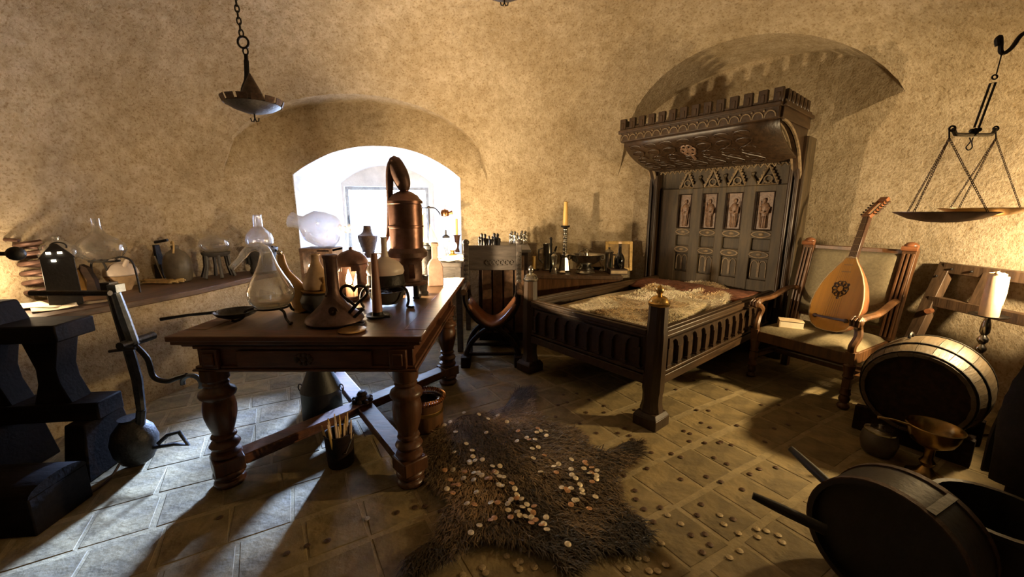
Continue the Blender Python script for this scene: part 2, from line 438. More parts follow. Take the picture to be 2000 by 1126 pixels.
for i, q in enumerate(spots):
    k = int(rng.integers(6)); rz = math.atan2(TU.y, TU.x)+PI*int(rng.integers(2)); zz = float(rng.uniform(-.0010, .0))
    if i < 295 and seen(q) > 0:
        o = bpy.data.objects.new('tile', tmesh[k]); COL.objects.link(o); o.parent = floor
        o.location = (q.x, q.y, zz); o.rotation_euler = (0, 0, rz)
    else:
        me = tmesh[k]; rest.add([v.co[:] for v in me.vertices], [list(p.vertices) for p in me.polygons], T(q.x, q.y, zz) @ RZ(rz))
o = obj('tile', rest, M['tile'], floor, ang=20); o['kind'] = 'stuff'

# masonry ledge along the left wall with its long wooden top
LF = [(-2.70, .2), (-2.90, 1.2), (-2.92, 1.9), (-2.85, 2.42), (-2.74, 2.71), (-2.62, 3.18), (-2.56, 4.0), (-2.42, 4.26)]
def ledge_poly(over, outset):
    out = [(x+over, y) for x, y in LF]
    a0 = math.atan2(LF[-1][1]-CY, LF[-1][0]-CX); a1 = math.atan2(LF[0][1]-CY, LF[0][0]-CX)
    if a1 < 0: a1 += 2*PI
    for i in range(25):
        a = a0+(a1-a0)*i/24; r = rad(a)+outset; out.append((CX+r*cos(a), CY+r*sin(a)))
    return out
b = MB(); b.prism(ledge_poly(0, .03), .735, z0=0); struct(obj('trim_1', b, M['plaster']))
b = MB(); b.prism(ledge_poly(.03, -.04), .045, z0=.735); o = obj('long_shelf', b, M['wood_plank'], bevel=.006)
tag(o, 'long dark wooden shelf board on the plastered ledge along the left wall', 'shelf')
# ------------------------------------------------------------------ long table
TZ = .82
def turned_leg(h, prof, n=20): return [(r, z*h) for r, z in prof]
tb = thing('refectory_table', 'heavy reddish wooden table on turned legs, crowded with alchemist glassware', 'table', (-.99, 2.45, 0))
def tl(x, y, z=0): return (x+.99, y-2.45, z)
x0, x1, y0, y1 = -1.66, -.43, 1.80, 3.55
b = MB(); cx, cy = (x0+x1)/2, (y0+y1)/2
b.box(tl(cx, cy, TZ-.016), (x1-x0-.22, y1-y0-.22, .028)); obj('top_panel', b, M['wood_top'], tb, bevel=.002)
b = MB()
fw = .115
for c, d in (((cx, y0+fw/2), (x1-x0, fw)), ((cx, y1-fw/2), (x1-x0, fw)), ((x0+fw/2, cy), (fw, y1-y0-2*fw)), ((x1-fw/2, cy), (fw, y1-y0-2*fw))):
    b.box(tl(*c, TZ-.014), (*d, .028))
    
obj('top_border', b, M['wood_table'], tb, bevel=.006)
b = MB()
for k, (ins, z, h) in enumerate(((.012, TZ-.038, .02), (.04, TZ-.056, .018))):
    b.box(tl(cx, cy, z), (x1-x0-2*ins, y1-y0-2*ins, h))
obj('top_moulding', b, M['wood_table'], tb, bevel=.005)
lx0, lx1, ly0, ly1 = -1.49, -.535, 1.86, 3.10
b = MB()                                     # aprons
b.box(tl((lx0+lx1)/2, ly0-.0, .70), (lx1-lx0+.10, .05, .125)); obj('apron', b, M['wood_table'], tb, bevel=.004)
for x in (lx0, lx1):
    b = MB(); b.box(tl(x, (ly0+ly1)/2, .70), (.05, ly1-ly0+.05, .125)); obj('apron', b, M['wood_table'], tb, bevel=.004)
b = MB(); b.box(tl((lx0+lx1)/2, ly1, .70), (lx1-lx0+.10, .05, .125)); obj('apron', b, M['wood_table'], tb, bevel=.004)
b = MB()
for z, t, hh in ((.642, .022, .012), (.655, .012, .014), (.757, .012, .016)):
    b.box(tl((lx0+lx1)/2, (ly0+ly1)/2, z), (lx1-lx0+.10+2*t, ly1-ly0+.05+2*t, hh))
obj('apron_moulding', b, M['wood_table'], tb, bevel=.004)
b = MB(); b.box(tl((lx0+lx1)/2, ly0-.033, .70), (.66, .022, .082)); dr = obj('drawer', b, M['wood_table'], tb, bevel=.006)
b = MB()
for i in range(9):
    a = 2*PI*i/9; b.ball(tl((lx0+lx1)/2+.035*cos(a), ly0-.047, .702+.022*sin(a)), .013, (1, .5, 1), 8)
b.ball(tl((lx0+lx1)/2, ly0-.047, .702), .016, (1, .6, 1), 8)
obj('key_plate', b, M['iron_rust'], dr)
for x in (lx0+.02, lx1-.02):
    b = MB(); b.box(tl(x, ly0-.036, .70), (.085, .026, .10)); b.box(tl(x, ly0-.052, .70), (.05, .012, .062)); obj('corner_block', b, M['wood_table'], tb, bevel=.005)
b = MB()                                     # pull-out leaf seen under the far end of the top
b.box(tl((x0+x1)/2, (ly1+y1)/2+.02, .735), (x1-x0-.10, .36, .03)); obj('pull_out_leaf', b, M['wood_table'], tb, bevel=.004)
legp = [(.062,.64),(.062,.585),(.052,.580),(.050,.572),(.058,.562),(.052,.548),(.060,.535),(.078,.523),(.083,.508),(.078,.494),(.066,.488),(.064,.48),
        (.070,.462),(.074,.43),(.072,.39),(.062,.345),(.050,.305),(.044,.288),(.055,.282),(.058,.272),(.046,.262),(.042,.252),(.060,.244),(.070,.228),(.062,.212),(.046,.204),(.044,.196),(.066,.186),(.070,.172),(.05,.160),(.05,.150)]
leg_me = mesh_of('leg', MB().lathe(legp[::-1], 24), M['wood_table_v'])
foot = MB(); foot.box((0,0,.118), (.135,.135,.075)); foot.lathe([(.055,.085),(.070,.078),(.075,.06),(.062,.045),(.05,.04),(.066,.032),(.075,.018),(.066,.0)][::-1], 20)
foot_me = mesh_of('leg_block', foot, M['wood_table_v'])
for x, y in ((lx0, ly0), (lx1, ly0), (lx0, ly1), (lx1, ly1)):
    o = bpy.data.objects.new('leg', leg_me); COL.objects.link(o); o.parent = tb; o.location = tl(x, y)
    f = bpy.data.objects.new('leg_block', foot_me); COL.objects.link(f); f.parent = o; f.rotation_euler = (0,0,PI/4)
    q = f.modifiers.new('b', 'BEVEL'); q.width = .006; q.segments = 2; q.limit_method = 'ANGLE'
cxx, cyy = (lx0+lx1)/2, (ly0+ly1)/2
L_ = math.hypot(lx1-lx0, ly1-ly0)
for sgn in (1, -1):
    a = math.atan2((ly1-ly0), sgn*(lx1-lx0))
    b = MB(); MM = T(*tl(cxx, cyy, .118+(.004 if sgn > 0 else -.004))) @ RZ(a); b.box((0,0,0), (L_-.10, .105, .05), MM); b.box((0,0,-.03), (L_-.14, .07, .03), MM)
    obj('stretcher', b, M['wood_table'], tb, bevel=.006)
b = MB(); b.lathe([(.0,.0),(.05,.0),(.06,.012),(.045,.02),(.05,.03),(.03,.045),(.036,.055),(.02,.075),(.0,.08)], 10, tl(cxx, cyy, .145))
for i in range(8): b.ball(tl(cxx+.055*cos(i*PI/4), cyy+.055*sin(i*PI/4), .162), .018, (1,1,.8), 8)
obj('carved_rosette', b, M['wood_dark'], tb)

# ------------------------------------------------------------------ bed with carved canopy
bed = thing('canopy_bed', 'carved dark wooden bed with a crenellated canopy and tall octagonal foot posts', 'bed', (BO.x, BO.y, 0), math.atan2(BW.y, BW.x))
HW = .605; BL = 2.1
pp = [(.105,0),(.105,.05),(.085,.075),(.072,.10),(.064,.15),(.062,.26)]
for s in (-1, 1):
    b = MB()
    b.box((0,0,.035), (.17,.17,.07)); b.box((0,0,.085), (.17,.17,.03), tx=.78, ty=.78)
    b.lathe([(.078,.10),(.064,.16),(.064,.22),(.07,.25),(.07,.62),(.064,.66),(.060,.82),(.060,.825)], 8, ph=PI/8)
    o = obj('post', b, M['wood_bed'], bed, (s*HW, 0, 0), bevel=.004, ang=25)
    b = MB(); b.lathe([(.064,.82),(.068,.828),(.068,.838),(.062,.842),(.058,.85),(.05,.868),(.032,.88),(.016,.886),(.013,.892),(.020,.90),(.026,.915),(.022,.932),(.010,.944),(.004,.952),(0,.954)], 16)
    obj('finial', b, M['brass'] if s > 0 else M['pewter'], o)
def arcade(mb, n, x0, x1, zb, zt, depth, axis):
    "row of round-headed arches: slender shafts and spandrels standing off a panel"
    w = (x1-x0)/n; r = w*.36
    zc = zt-r*1.15-.014
    for i in range(n):
        c = x0+w*(i+.5)
        out = [(c-w/2, zt), (c+w/2, zt), (c+w/2, zc)]+[(c+r*cos(R(a)), zc+r*1.15*sin(R(a))) for a in range(0, 181, 18)]+[(c-w/2, zc)]
        # split in two halves so each polygon stays simple
        h1 = [(c, zt), (c+w/2, zt), (c+w/2, zc), (c+r, zc)]+[(c+r*cos(R(a)), zc+r*1.15*sin(R(a))) for a in range(18, 91, 18)]
        h2 = [(2*c-x, z) for x, z in h1][::-1]
        for h in (h1, h2): mb.prism(h, depth, axis)
    for i in range(n+1):
        c = x0+w*i
        mb.prism([(c-w*.11, zb), (c+w*.11, zb), (c+w*.11, zc), (c-w*.11, zc)], depth*1.2, axis)
        mb.prism([(c-w*.2, zb), (c+w*.2, zb), (c+w*.2, zb+.018), (c-w*.2, zb+.018)], depth*1.5, axis)
def bed_rail(name, length, M0, n):
    "board with its arcade; M0 takes x along the rail, -y outwards"
    b = MB(); b.box((0, .0, .47), (length, .035, .38), M0); b.box((0, -.01, .31), (length, .06, .06), M0); b.box((0, -.012, .36), (length, .052, .02), M0)
    o = obj(name, b, M['wood_bed_h'], bed, bevel=.004)
    c = MB(); arcade(c, n, -length/2+.05, length/2-.05, .385, .585, .022, M0 @ T(0, -.0175, 0) @ XZ); obj('arcade', c, M['wood_bed'], o, bevel=0, ang=25)
    c = MB(); c.box((0, -.005, .635), (length, .085, .035), M0); c.box((0, -.012, .607), (length, .055, .022), M0); obj('cap_rail', c, M['wood_bed_h'], o, bevel=.006)
    return o
bed_rail('foot_board', 2*HW-.10, T(0, 0, 0), 9)
bed_rail('side_rail', BL-.10, T(HW, BL/2, 0) @ RZ(PI/2), 14)
bed_rail('side_rail', BL-.10, T(-HW, BL/2, 0) @ RZ(-PI/2), 14)
b = MB(); b.box((0, BL/2, .40), (2*HW-.05, BL-.06, .06)); obj('slat_base', b, M['wood_dark'], bed)
def matt(u, v):
    x = (u-.5)*(2*HW-.06); y = .04+v*(BL-.1); e = min(u, 1-u, v, 1-v)
    return (x, y, .43+.16*min(1, e*14)**.5+.012*mnoise.noise(Vector((x*3, y*3, 1))))
b = MB(); b.grid(matt, 24, 40); obj('mattress', b, M['mattress'], bed)
# headboard
hb = MB(); hb.box((0, BL+.03, 1.02), (1.44, .04, 2.04)); head = obj('headboard', hb, M['wood_head'], bed, bevel=.004)
cols = [(-.41,-.255), (-.14,.02), (.10,.265), (.375,.545)]
def hbox(xa, xb, za, zb, y=BL-.01, d=.05): return ((( xa+xb)/2, y, (za+zb)/2), (xb-xa, d, zb-za))
stx = [(-.60,-.41), (-.255,-.14), (.02,.10), (.265,.375), (.545,.66)]
for i, (xa, xb) in enumerate(stx):
    b = MB(); c, d = hbox(xa, xb, .55, 1.66); b.box(c, d)
    if 0 < i < 4:
        m = (xa+xb)/2; b.prism([(xa, 1.66), (xb, 1.66), (xb-.02, 1.71), (m, 1.76), (xa+.02, 1.71)], .05, T(0, BL+.015, 0) @ XZ)
        b.ball((m, BL-.01, 1.775), .018)
    obj('stile', b, M['wood_head'], head, bevel=.005)
for za, zb in ((.55, .74), (.955, 1.03), (1.15, 1.23), (1.60, 1.66)):
    b = MB()
    for xa, xb in cols:
        c, d = hbox(xa-.005, xb+.005, za, zb, BL-.005); b.box(c, d)
    obj('rail', b, M['wood_head'], head, bevel=.004)
for k, (xa, xb) in enumerate(cols):
    m = (xa+xb)/2; w = xb-xa
    for za, zb in ((.955, 1.03), (1.15, 1.23)):          # eye-shaped carvings
        b = MB(); zc = (za+zb)/2
        e = [(m+w*.5*math.cos(t)*(1), BL-.036, zc+.030*math.sin(t)*abs(math.sin(t))**.3) for t in [2*PI*i/18 for i in range(18)]]
        b.tube(e, .007, 6, True); b.ball((m, BL-.032, zc), .016, (1.6,.5,1)); obj('eye_carving', b, M['wood_carve'], head)
    b = MB()                                              # saint relief
    b.box((m, BL+.005, 1.415), (w-.01, .012, .36))
    pan = obj('figure_panel', b, M['wood_relief'], head)
    b = MB(); zf = 1.25; tw = (-1)**k*.006
    b.lathe([(.028,zf),(.038,zf+.01),(.034,zf+.10),(.040,zf+.16),(.044,zf+.20),(.030,zf+.235),(.012,zf+.245)], 12, (m, BL-.003, 0), None, 1, .5)
    b.ball((m+tw, BL-.012, zf+.268), .022, (.85,.8,1.1), 10)
    b.lathe([(.040,0),(.040,.004)], 14, (0,0,0), T(m+tw, BL+.0, zf+.272) @ RX(PI/2))
    b.tube([(m-.04, BL-.016, zf+.20), (m-.03, BL-.03, zf+.155), (m+.008, BL-.034, zf+.16)], [.012,.011,.009]); b.tube([(m+.04, BL-.016, zf+.20), (m+.034, BL-.03, zf+.15), (m+.0, BL-.034, zf+.14)], [.012,.011,.009])
    b.tube([(m+.03*(-1)**k, BL-.022, zf+.02), (m+.045*(-1)**k, BL-.022, zf+.26)], .005)
    for q in range(3): b.tube([(m-.02+.02*q, BL-.022, zf+.005), (m-.015+.017*q, BL-.021, zf+.12)], .005)
    obj('carved_figure', b, M['wood_relief'], pan)
    b = MB()
    for q in range(2): b.tube([(xa+.006, BL-.034, 1.235), (xb-.006, BL-.034, 1.235), (xb-.006, BL-.034, 1.595), (xa+.006, BL-.034, 1.595)], .007, 6, True); break
    obj('panel_frame', b, M['wood_dark'], pan)
    for za, zb, ar in ((1.035, 1.145, 0), (.745, .95, 1)):
        b = MB(); b.box((m, BL+.005, (za+zb)/2), (w-.012, .015, zb-za-.006))
        p = obj('panel', b, M['wood_head'], head, bevel=.003)
        if ar:
            b = MB()
            for q in (-1, 1):
                c = m+q*w*.22
                b.tube([(c-w*.18, BL-.006, za+.02)]+[(c+w*.18*math.cos(t), BL-.006, zb-.07+.05*math.sin(t)) for t in [PI-PI*i/10 for i in range(11)]]+[(c+w*.18, BL-.006, za+.02)], .006, 6)
            b.tube([(m, BL-.006, za+.02), (m, BL-.006, zb-.02)], .006, 6); obj('tracery', b, M['wood_carve'], p)
    b = MB(); zt = 1.845                                   # crocketed gable over each figure
    b.tube([(xa-.005, BL-.012, 1.665), (m, BL-.012, zt)], .010, 6); b.tube([(xb+.005, BL-.012, 1.665), (m, BL-.012, zt)], .010, 6); b.tube([(xa-.005, BL-.012, 1.668), (xb+.005, BL-.012, 1.668)], .008, 6)
    for q in range(1, 6):
        t = q/6
        for s in (-1, 1): b.ball((m+s*(w/2+.005)*(1-t)+s*.012, BL-.012, 1.665+(zt-1.665)*t), .011, n=8)
    b.ball((m, BL-.012, zt+.012), .016, n=8)
    b.tube([(m+.035*math.cos(t), BL-.012, 1.715+.035*math.sin(t)) for t in [2*PI*i/12 for i in range(12)]], .006, 6, True)
    b.tube([(m-.045, BL-.012, 1.67), (m-.02, BL-.012, 1.70), (m, BL-.012, 1.68)], .006, 6); b.tube([(m+.045, BL-.012, 1.67), (m+.02, BL-.012, 1.70), (m, BL-.012, 1.68)], .006, 6)
    obj('gable', b, M['wood_carve'], head)
# side posts and cheeks carrying the canopy
CD = .72; CZ = 2.12
for s, xx in ((-1, -.70), (1, .70)):
    b = MB(); b.box((xx, BL-.03, 1.03), (.10, .10, 2.06)); b.tube([(xx-.035*s, BL-.095, .5), (xx-.035*s, BL-.095, 1.82)], .018, 10); b.tube([(xx+.02*s, BL-.10, .5), (xx+.02*s, BL-.10, 1.82)], .014, 10)
    obj('side_post', b, M['wood_bed'], bed, bevel=.005)
    b = MB(); b.box((xx+.045*s, BL+.04, 1.03), (.035, .22, 2.06)); obj('side_board', b, M['wood_head'], bed, bevel=.004)
    prof = [(BL-.04, 1.45)]+[(BL-.05-(CD-.09)*(1-math.cos(t)), 1.46+(CZ-1.46)*math.sin(t)**.85) for t in [PI/2*i/14 for i in range(15)]]
    outer = [(BL-.05-(CD-.04), CZ+.02), (BL-.02, CZ+.02), (BL-.02, 1.45)]
    b = MB(); b.prism(prof+[(BL-CD+.02, CZ), (BL-CD+.02, CZ+.07), (BL-.0, CZ+.07), (BL-.0, 1.45)], .05, T(xx-.025, 0, 0) @ YZ)
    br = obj('bracket', b, M['wood_bed'], bed, bevel=.004)
    b = MB(); b.tube([(xx+.028*s, y+.012, z) for y, z in prof[1:]], .014, 6); b.tube([(xx-.028*s, y+.012, z) for y, z in prof[1:]], .014, 6); obj('bracket_moulding', b, M['wood_carve'], br)
def cove(u, v):
    x = (u-.5)*1.42; t = v*PI/2
    return (x, BL-.02-(CD-.06)*math.sin(t)**1.05, 1.86+(CZ+.01-1.86)*(1-math.cos(t))**.75)
b = MB(); b.grid(cove, 4, 18); cv = obj('canopy_soffit', b, M['wood_bed'], bed, solid=.02)
b = MB()
def onc(u, v, off=.012):
    p = Vector(cove(u, v)); return (p.x, p.y-.006, p.z-off)
for k in range(7):                                        # vine tracery on the soffit
    u0 = .08+.12*k
    b.tube([onc(u0+.05*math.sin(q*.9), .12+.75*q/12) for q in range(13)], .006, 6)
    for q in range(5): b.tube([onc(u0+.045*math.cos(t), .18+.16*q+.055*math.sin(t)) for t in [i*PI/4 for i in range(7)]], .005, 6)
obj('vine_carving', b, M['wood_bed_h'], cv)
b = MB()
for q in range(6):
    t = 2*PI*q/6; b.tube([onc(.45+.028*math.cos(t)+.02*math.cos(t+i*PI/4), .62+.07*math.sin(t)+.05*math.sin(t+i*PI/4), .02) for i in range(8)], .009, 6, True)
b.tube([onc(.45, .40, .02), onc(.45, .55, .02)], .012)
obj('boss', b, M['wood_relief'], cv)
b = MB(); b.box((0, BL-.03, 1.87), (1.30, .06, .05))
zig = []
for i in range(45): zig.append((-.63+1.26*i/44, BL-.065, 1.845+(.018 if i % 2 else -.018)))
b.tube(zig, .009, 6); obj('zigzag_trim', b, M['wood_carve'], bed)
b = MB(); b.box((0, BL-CD, CZ+.045), (1.44, .05, .09)); b.box((0, BL-CD-.01, CZ+.10), (1.47, .075, .03)); fa = obj('front_beam', b, M['wood_bed_h'], bed, bevel=.005)
b = MB()
for i in range(16):
    c = -.66+1.32*i/15
    b.tube([(c-.04*math.cos(t), BL-CD-.028, CZ+.012+.05*math.sin(t)) for t in [PI*q/8 for q in range(9)]], .005, 6)
    b.ball((c-.044, BL-CD-.028, CZ+.065), .009, n=8)
obj('arch_tracery', b, M['wood_carve'], fa)
for x in (-.715, .715):
    b = MB(); b.box((x, BL-CD/2, CZ+.045), (.05, CD-.02, .09)); b.box((x*1.015, BL-CD/2, CZ+.10), (.07, CD+.02, .03)); obj('side_beam', b, M['wood_bed_h'], bed, bevel=.005)
b = MB(); b.box((0, BL-CD/2, CZ+.08), (1.40, CD-.03, .02)); obj('canopy_roof', b, M['wood_dark'], bed)
mer = MB(); mer.box((0, 0, .055), (.068, .035, .11)); mer.box((0, -.012, .045), (.03, .02, .06))
mme = mesh_of('merlon', mer, M['wood_bed'], 30)
def merlon(x, y, rz):
    o = bpy.data.objects.new('merlon', mme); COL.objects.link(o); o.parent = bed; o.location = (x, y, CZ+.113); o.rotation_euler = (0, 0, rz)
    q = o.modifiers.new('b', 'BEVEL'); q.width = .004; q.segments = 1; q.limit_method = 'ANGLE'
for i in range(14): merlon(-.70+1.40*i/13, BL-CD-.005, 0)
for s in (-1, 1):
    for i in range(6): merlon(s*.725, BL-CD+.10+.10*i, s*PI/2)
b = MB(); b.box((0, BL-CD, CZ+.125), (1.46, .03, .03)); b.box((.727, BL-CD/2, CZ+.125), (.03, CD-.02, .03)); b.box((-.727, BL-CD/2, CZ+.125), (.03, CD-.02, .03)); obj('merlon_base', b, M['wood_bed_h'], bed)

# ------------------------------------------------------------------ armchair
AC = thing('armchair', 'carved wooden armchair with an olive cloth seat and back holding the lute', 'armchair', (2.25, 2.95, 0), math.atan2(-.866, .5))
# local x to the right front foot, local y backwards
W2, D2 = .33, .60
legp2 = [(.022,0),(.034,.004),(.04,.02),(.034,.036),(.022,.045),(.03,.055),(.036,.075),(.028,.10),(.036,.115),(.03,.13),(.03,.16)]
for s in (-1, 1):
    b = MB(); b.lathe(legp2, 14, (s*W2, 0, 0)); b.lathe([(.034,.16),(.034,.23)], 4, (s*W2,0,0), ph=PI/4); b.lathe([(.026,.23),(.036,.245),(.028,.26),(.034,.30),(.04,.33),(.028,.35)], 14, (s*W2,0,0)); b.box((s*W2, 0, .385), (.06,.06,.09))
    obj('front_leg', b, M['wood_chair'], AC, bevel=.003)
    b = MB(); post = [(s*W2, D2-.04, 0), (s*W2, D2-.02, .2), (s*W2, D2, .42), (s*(W2+.005), D2+.07, .78), (s*(W2+.01), D2+.15, 1.12)]
    for a, c in zip(post[:-1], post[1:]):
        a = Vector(a); c = Vector(c); d = c-a; q = d.to_track_quat('Z', 'Y').to_matrix().to_4x4()
        b.box((0, 0, d.length/2), (.055 if a.z < .4 else .085, .055, d.length+.01), T(*a) @ q)
    o = obj('back_post', b, M['wood_chair'], AC, bevel=.004)
    b = MB()
    for k in (-.026, 0, .026):
        b.tube([(s*(W2)+k, D2-.038, .45), (s*(W2+.005)+k, D2+.032, .80), (s*(W2+.01)+k, D2+.108, 1.09)], .009, 6)
    obj('fluting', b, M['wood_chair'], o)
    b = MB(); b.ball((s*(W2+.01), D2+.14, 1.145), .045, (1.05,.9,.8), 10); b.tube([(s*(W2+.01)-.045, D2+.11, 1.13), (s*(W2+.01)+.045, D2+.11, 1.13)], .02, 8); obj('carved_finial', b, M['wood_red'], o)
    b = MB(); ap = spline([(s*(W2+.012), D2+.03, .73), (s*(W2+.03), D2-.12, .73), (s*(W2+.03), .26, .68), (s*(W2+.02), .06, .675), (s*(W2+.01), -.03, .665)], 5)
    b.tube(ap, [.026]*(len(ap)-6)+[.028,.03,.033,.036,.036,.03], 8, flat=.8)
    arm = obj('arm', b, M['wood_chair'], AC)
    b = MB(); b.ball((s*(W2+.01), -.035, .655), .042, (1,.8,1), 12)
    for k in (-1,0,1): b.tube([(s*(W2+.01)+k*.02, -.03, .69), (s*(W2+.01)+k*.022, -.075, .67), (s*(W2+.01)+k*.02, -.07, .63)], .010, 6)
    obj('lion_paw', b, M['wood_chair'], arm)
    b = MB(); sp = spline([(s*(W2+.01), -.01, .645), (s*(W2+.0), .04, .60), (s*(W2+.01), .03, .54), (s*(W2), -.01, .47), (s*W2, 0, .42)], 5)
    b.tube(sp, .026, 8); obj('arm_support', b, M['wood_chair'], AC)
b = MB()
for c, d in (((0, 0, .375), (2*W2-.05, .045, .085)), ((-W2, D2/2, .375), (.045, D2-.05, .085)), ((W2, D2/2, .375), (.045, D2-.05, .085)), ((0, D2-.01, .375), (2*W2-.05, .045, .085))): b.box(c, d)
obj('seat_rail', b, M['wood_chair'], AC, bevel=.005)
b = MB()
b.box((0, .30, .195), (2*W2-.04, .04, .035)); b.box((-W2, D2/2-.02, .195), (.035, D2-.06, .04)); b.box((W2, D2/2-.02, .195), (.035, D2-.06, .04)); b.box((0, .42, .195), (2*W2-.04, .03, .03))
obj('stretcher', b, M['wood_chair'], AC, bevel=.004)
def cush(u, v):
    e = min(u, 1-u, v, 1-v); return ((u-.5)*(2*W2+.02), -.02+v*(D2-.0), .415+.055*min(1, e*7)**.5)
b = MB(); b.grid(cush, 20, 20); obj('seat', b, M['fabric'], AC)
def backp(u, v):
    e = min(u, 1-u, v, 1-v); z = .52+.56*v; return ((u-.5)*(2*W2-.06), D2+.0+.17*max(0, (z-.42))/.7-.03*min(1, e*9)**.5-.02, z)
b = MB(); b.grid(backp, 16, 16); obj('backrest', b, M['fabric'], AC, solid=.02)
b = MB(); b.box((0, D2+.155, 1.10), (2*W2-.06, .04, .035)); obj('top_rail', b, M['wood_chair'], AC, bevel=.004)
b = MB(); b.box((0, D2+.02, .515), (2*W2-.06, .04, .04)); obj('back_rail', b, M['wood_chair'], AC, bevel=.004)
# ------------------------------------------------------------------ things on the table, shelf, bench and desk
class Spot:
    "a place on a support: base point, metres per photo pixel there, and local offsets in the plane facing the viewer"
    def __init__(s, px, py, z, Y=None):
        s.p = at(px, py, z) if Y is None else aty(px, py, Y); s.k = kk(s.p); s.x, s.y = px, py
        s.az = -math.atan2(s.p.x, s.p.y)
    def q(s, px, py, d=0): return Vector(((px-s.x)*s.k, d*s.k, (s.y-py)*s.k*1.03))
    def pr(s, prof): return [(r*s.k, h*s.k*1.03) for r, h in prof]
    def ts(s, pts): return [s.q(*p) for p in pts]
    def thing(s, name, label, cat, group=None, rz=0): return thing(name, label, cat, s.p, rz, group)
    def solo(s, name, mb, m, label, cat, group=None, **k):
        o = obj(name, mb, m, None, s.p, **k); return tag(o, label, cat, group)
def flame(parent, p, h):
    b = MB(); b.lathe([(.0,0),(h*.16,h*.12),(h*.2,h*.3),(h*.13,h*.6),(h*.04,h*.88),(0,h)], 10, p); return obj('flame', b, M['flame'], parent)

# -- front of the table
s = Spot(535, 622, TZ); t = s.thing('glass_alembic', 'large pear-shaped glass alembic with a bent neck on iron legs, front of table', 'alembic')
b = MB(); b.lathe(s.pr([(0,20),(14,20.5),(27,25),(37,34),(41,46),(40,56),(34,70),(25,86),(17,103),(12,118),(10,126)]), 32)
b.tube(spline(s.ts([(535,498),(531,491),(521,486),(509,487),(498,494),(484,509),(466,525)]), 5), [10*s.k]*6+[9*s.k]*6+[8*s.k]*6+[7*s.k]*6+[5.5*s.k]*7, 14, cap=False)
obj('flask', b, M['glass'], t)
b = MB(); b.lathe(s.pr([(0,21.5),(14,22),(26,26),(35,34),(38,40)])+[(0, 40*s.k*1.03)], 24); obj('liquid', b, M['glass_smoke'], t)
b = MB(); b.tube([(29*s.k*cos(i*PI/10), 29*s.k*sin(i*PI/10), 24*s.k) for i in range(20)], 2*s.k, 6, True); rg = obj('stand_ring', b, M['iron'], t)
for a in (200, 325, 80):
    c, d = cos(R(a)), sin(R(a)); b = MB()
    b.tube(spline([(29*c*s.k, 29*d*s.k, 24*s.k), (44*c*s.k, 44*d*s.k, 20*s.k), (50*c*s.k, 50*d*s.k, 8*s.k), (62*c*s.k, 62*d*s.k, 1.5*s.k), (70*c*s.k, 70*d*s.k, 3*s.k)], 5), 2.6*s.k, 6); obj('leg', b, M['iron'], t)
s = Spot(463, 622, TZ); t = s.thing('ladle', 'shallow black iron ladle with a long handle reaching over the table corner', 'ladle')
b = MB(); b.lathe(s.pr([(0,2),(18,3),(32,9),(38,16),(36,16),(30,10),(17,5),(0,4)]), 24); b.tube([(30*s.k, 0, 15*s.k), (44*s.k, 4*s.k, 17*s.k)], 5*s.k, 6, flat=.4); obj('bowl', b, M['iron'], t)
b = MB(); b.tube([(-34*s.k, -4*s.k, 14*s.k), (-80*s.k, -18*s.k, 12*s.k), (-122*s.k, -30*s.k, 7*s.k)], [3.2*s.k, 2.6*s.k, 3.4*s.k], 8); obj('handle', b, M['iron'], t)
s = Spot(592, 606, TZ); t = s.thing('pouring_horn', 'ochre horn-shaped vessel with a narrow bent neck behind the pear-shaped alembic', 'horn')
b = MB(); P = spline(s.ts([(559,500),(561,520),(566,538),(580,558),(590,580),(598,605)]), 5); b.tube(P, [7*s.k+(16*s.k)*(i/(len(P)-1))**1.4 for i in range(len(P))], 14, flat=.8); obj('body', b, M['ochre'], t)
b = MB(); b.ball(s.q(558,496), 5*s.k); obj('stopper', b, M['pewter'], t)
s = Spot(625, 606, TZ); t = s.thing('clay_pot', 'dark round clay pot with a pale plate as its lid behind the tall copper flask', 'pot')
b = MB(); b.lathe(s.pr([(20,0),(30,10),(33,22),(28,33),(20,36)]), 20); obj('body', b, M['dark_clay'], t)
b = MB(); b.lathe(s.pr([(0,36.5),(26,37),(30,41),(27,41),(0,39)]), 24); obj('plate', b, M['ochre'], t)
zt = 40*s.k*1.03+TZ+.001
s2 = Spot(625, 568, zt, None); o = MB(); o.lathe(s2.pr([(18,0),(25,3),(27,12),(22,24),(13,42),(8,54),(7.5,66),(10,68),(8,69),(6,66)]), 24)
s2.p = Vector((s.p.x, s.p.y, zt)); s2.solo('clay_flask', o, M['ceramic_tan'], 'tan clay flask with a slender neck standing on the lidded dark pot', 'flask')
b = MB(); b.lathe(s2.pr([(6,0),(7,2),(7,12),(3.5,16),(3.5,20),(4.2,23),(2.5,26),(0,27)]), 14); o = obj('small_bottle', b, M['ochre'], None, (s.p.x+19*s.k, s.p.y-14*s.k, zt+.001)); tag(o, 'tiny amber bottle next to the tan clay flask on its plate', 'bottle')
s = Spot(655, 628, TZ); t = s.thing('copper_flask', 'dark copper flask with a wide conical body and tall straight neck at the table front', 'flask')
b = MB(); b.lathe(s.pr([(48,0),(54,5),(52,11),(38,22),(24,36),(15,50),(12,62),(12,120),(14,123),(14,127),(10,128)]), 28); obj('body', b, M['copper_dark'], t)
b = MB(); sc = [(14+ (9-i*.28)*cos(i*.55), -40, 30+(9-i*.28)*sin(i*.55)) for i in range(30)]
b.tube([(x*s.k, y*s.k*.9, z*s.k) for x, y, z in sc], 1.7*s.k, 6); obj('scroll', b, M['iron_rust'], t)
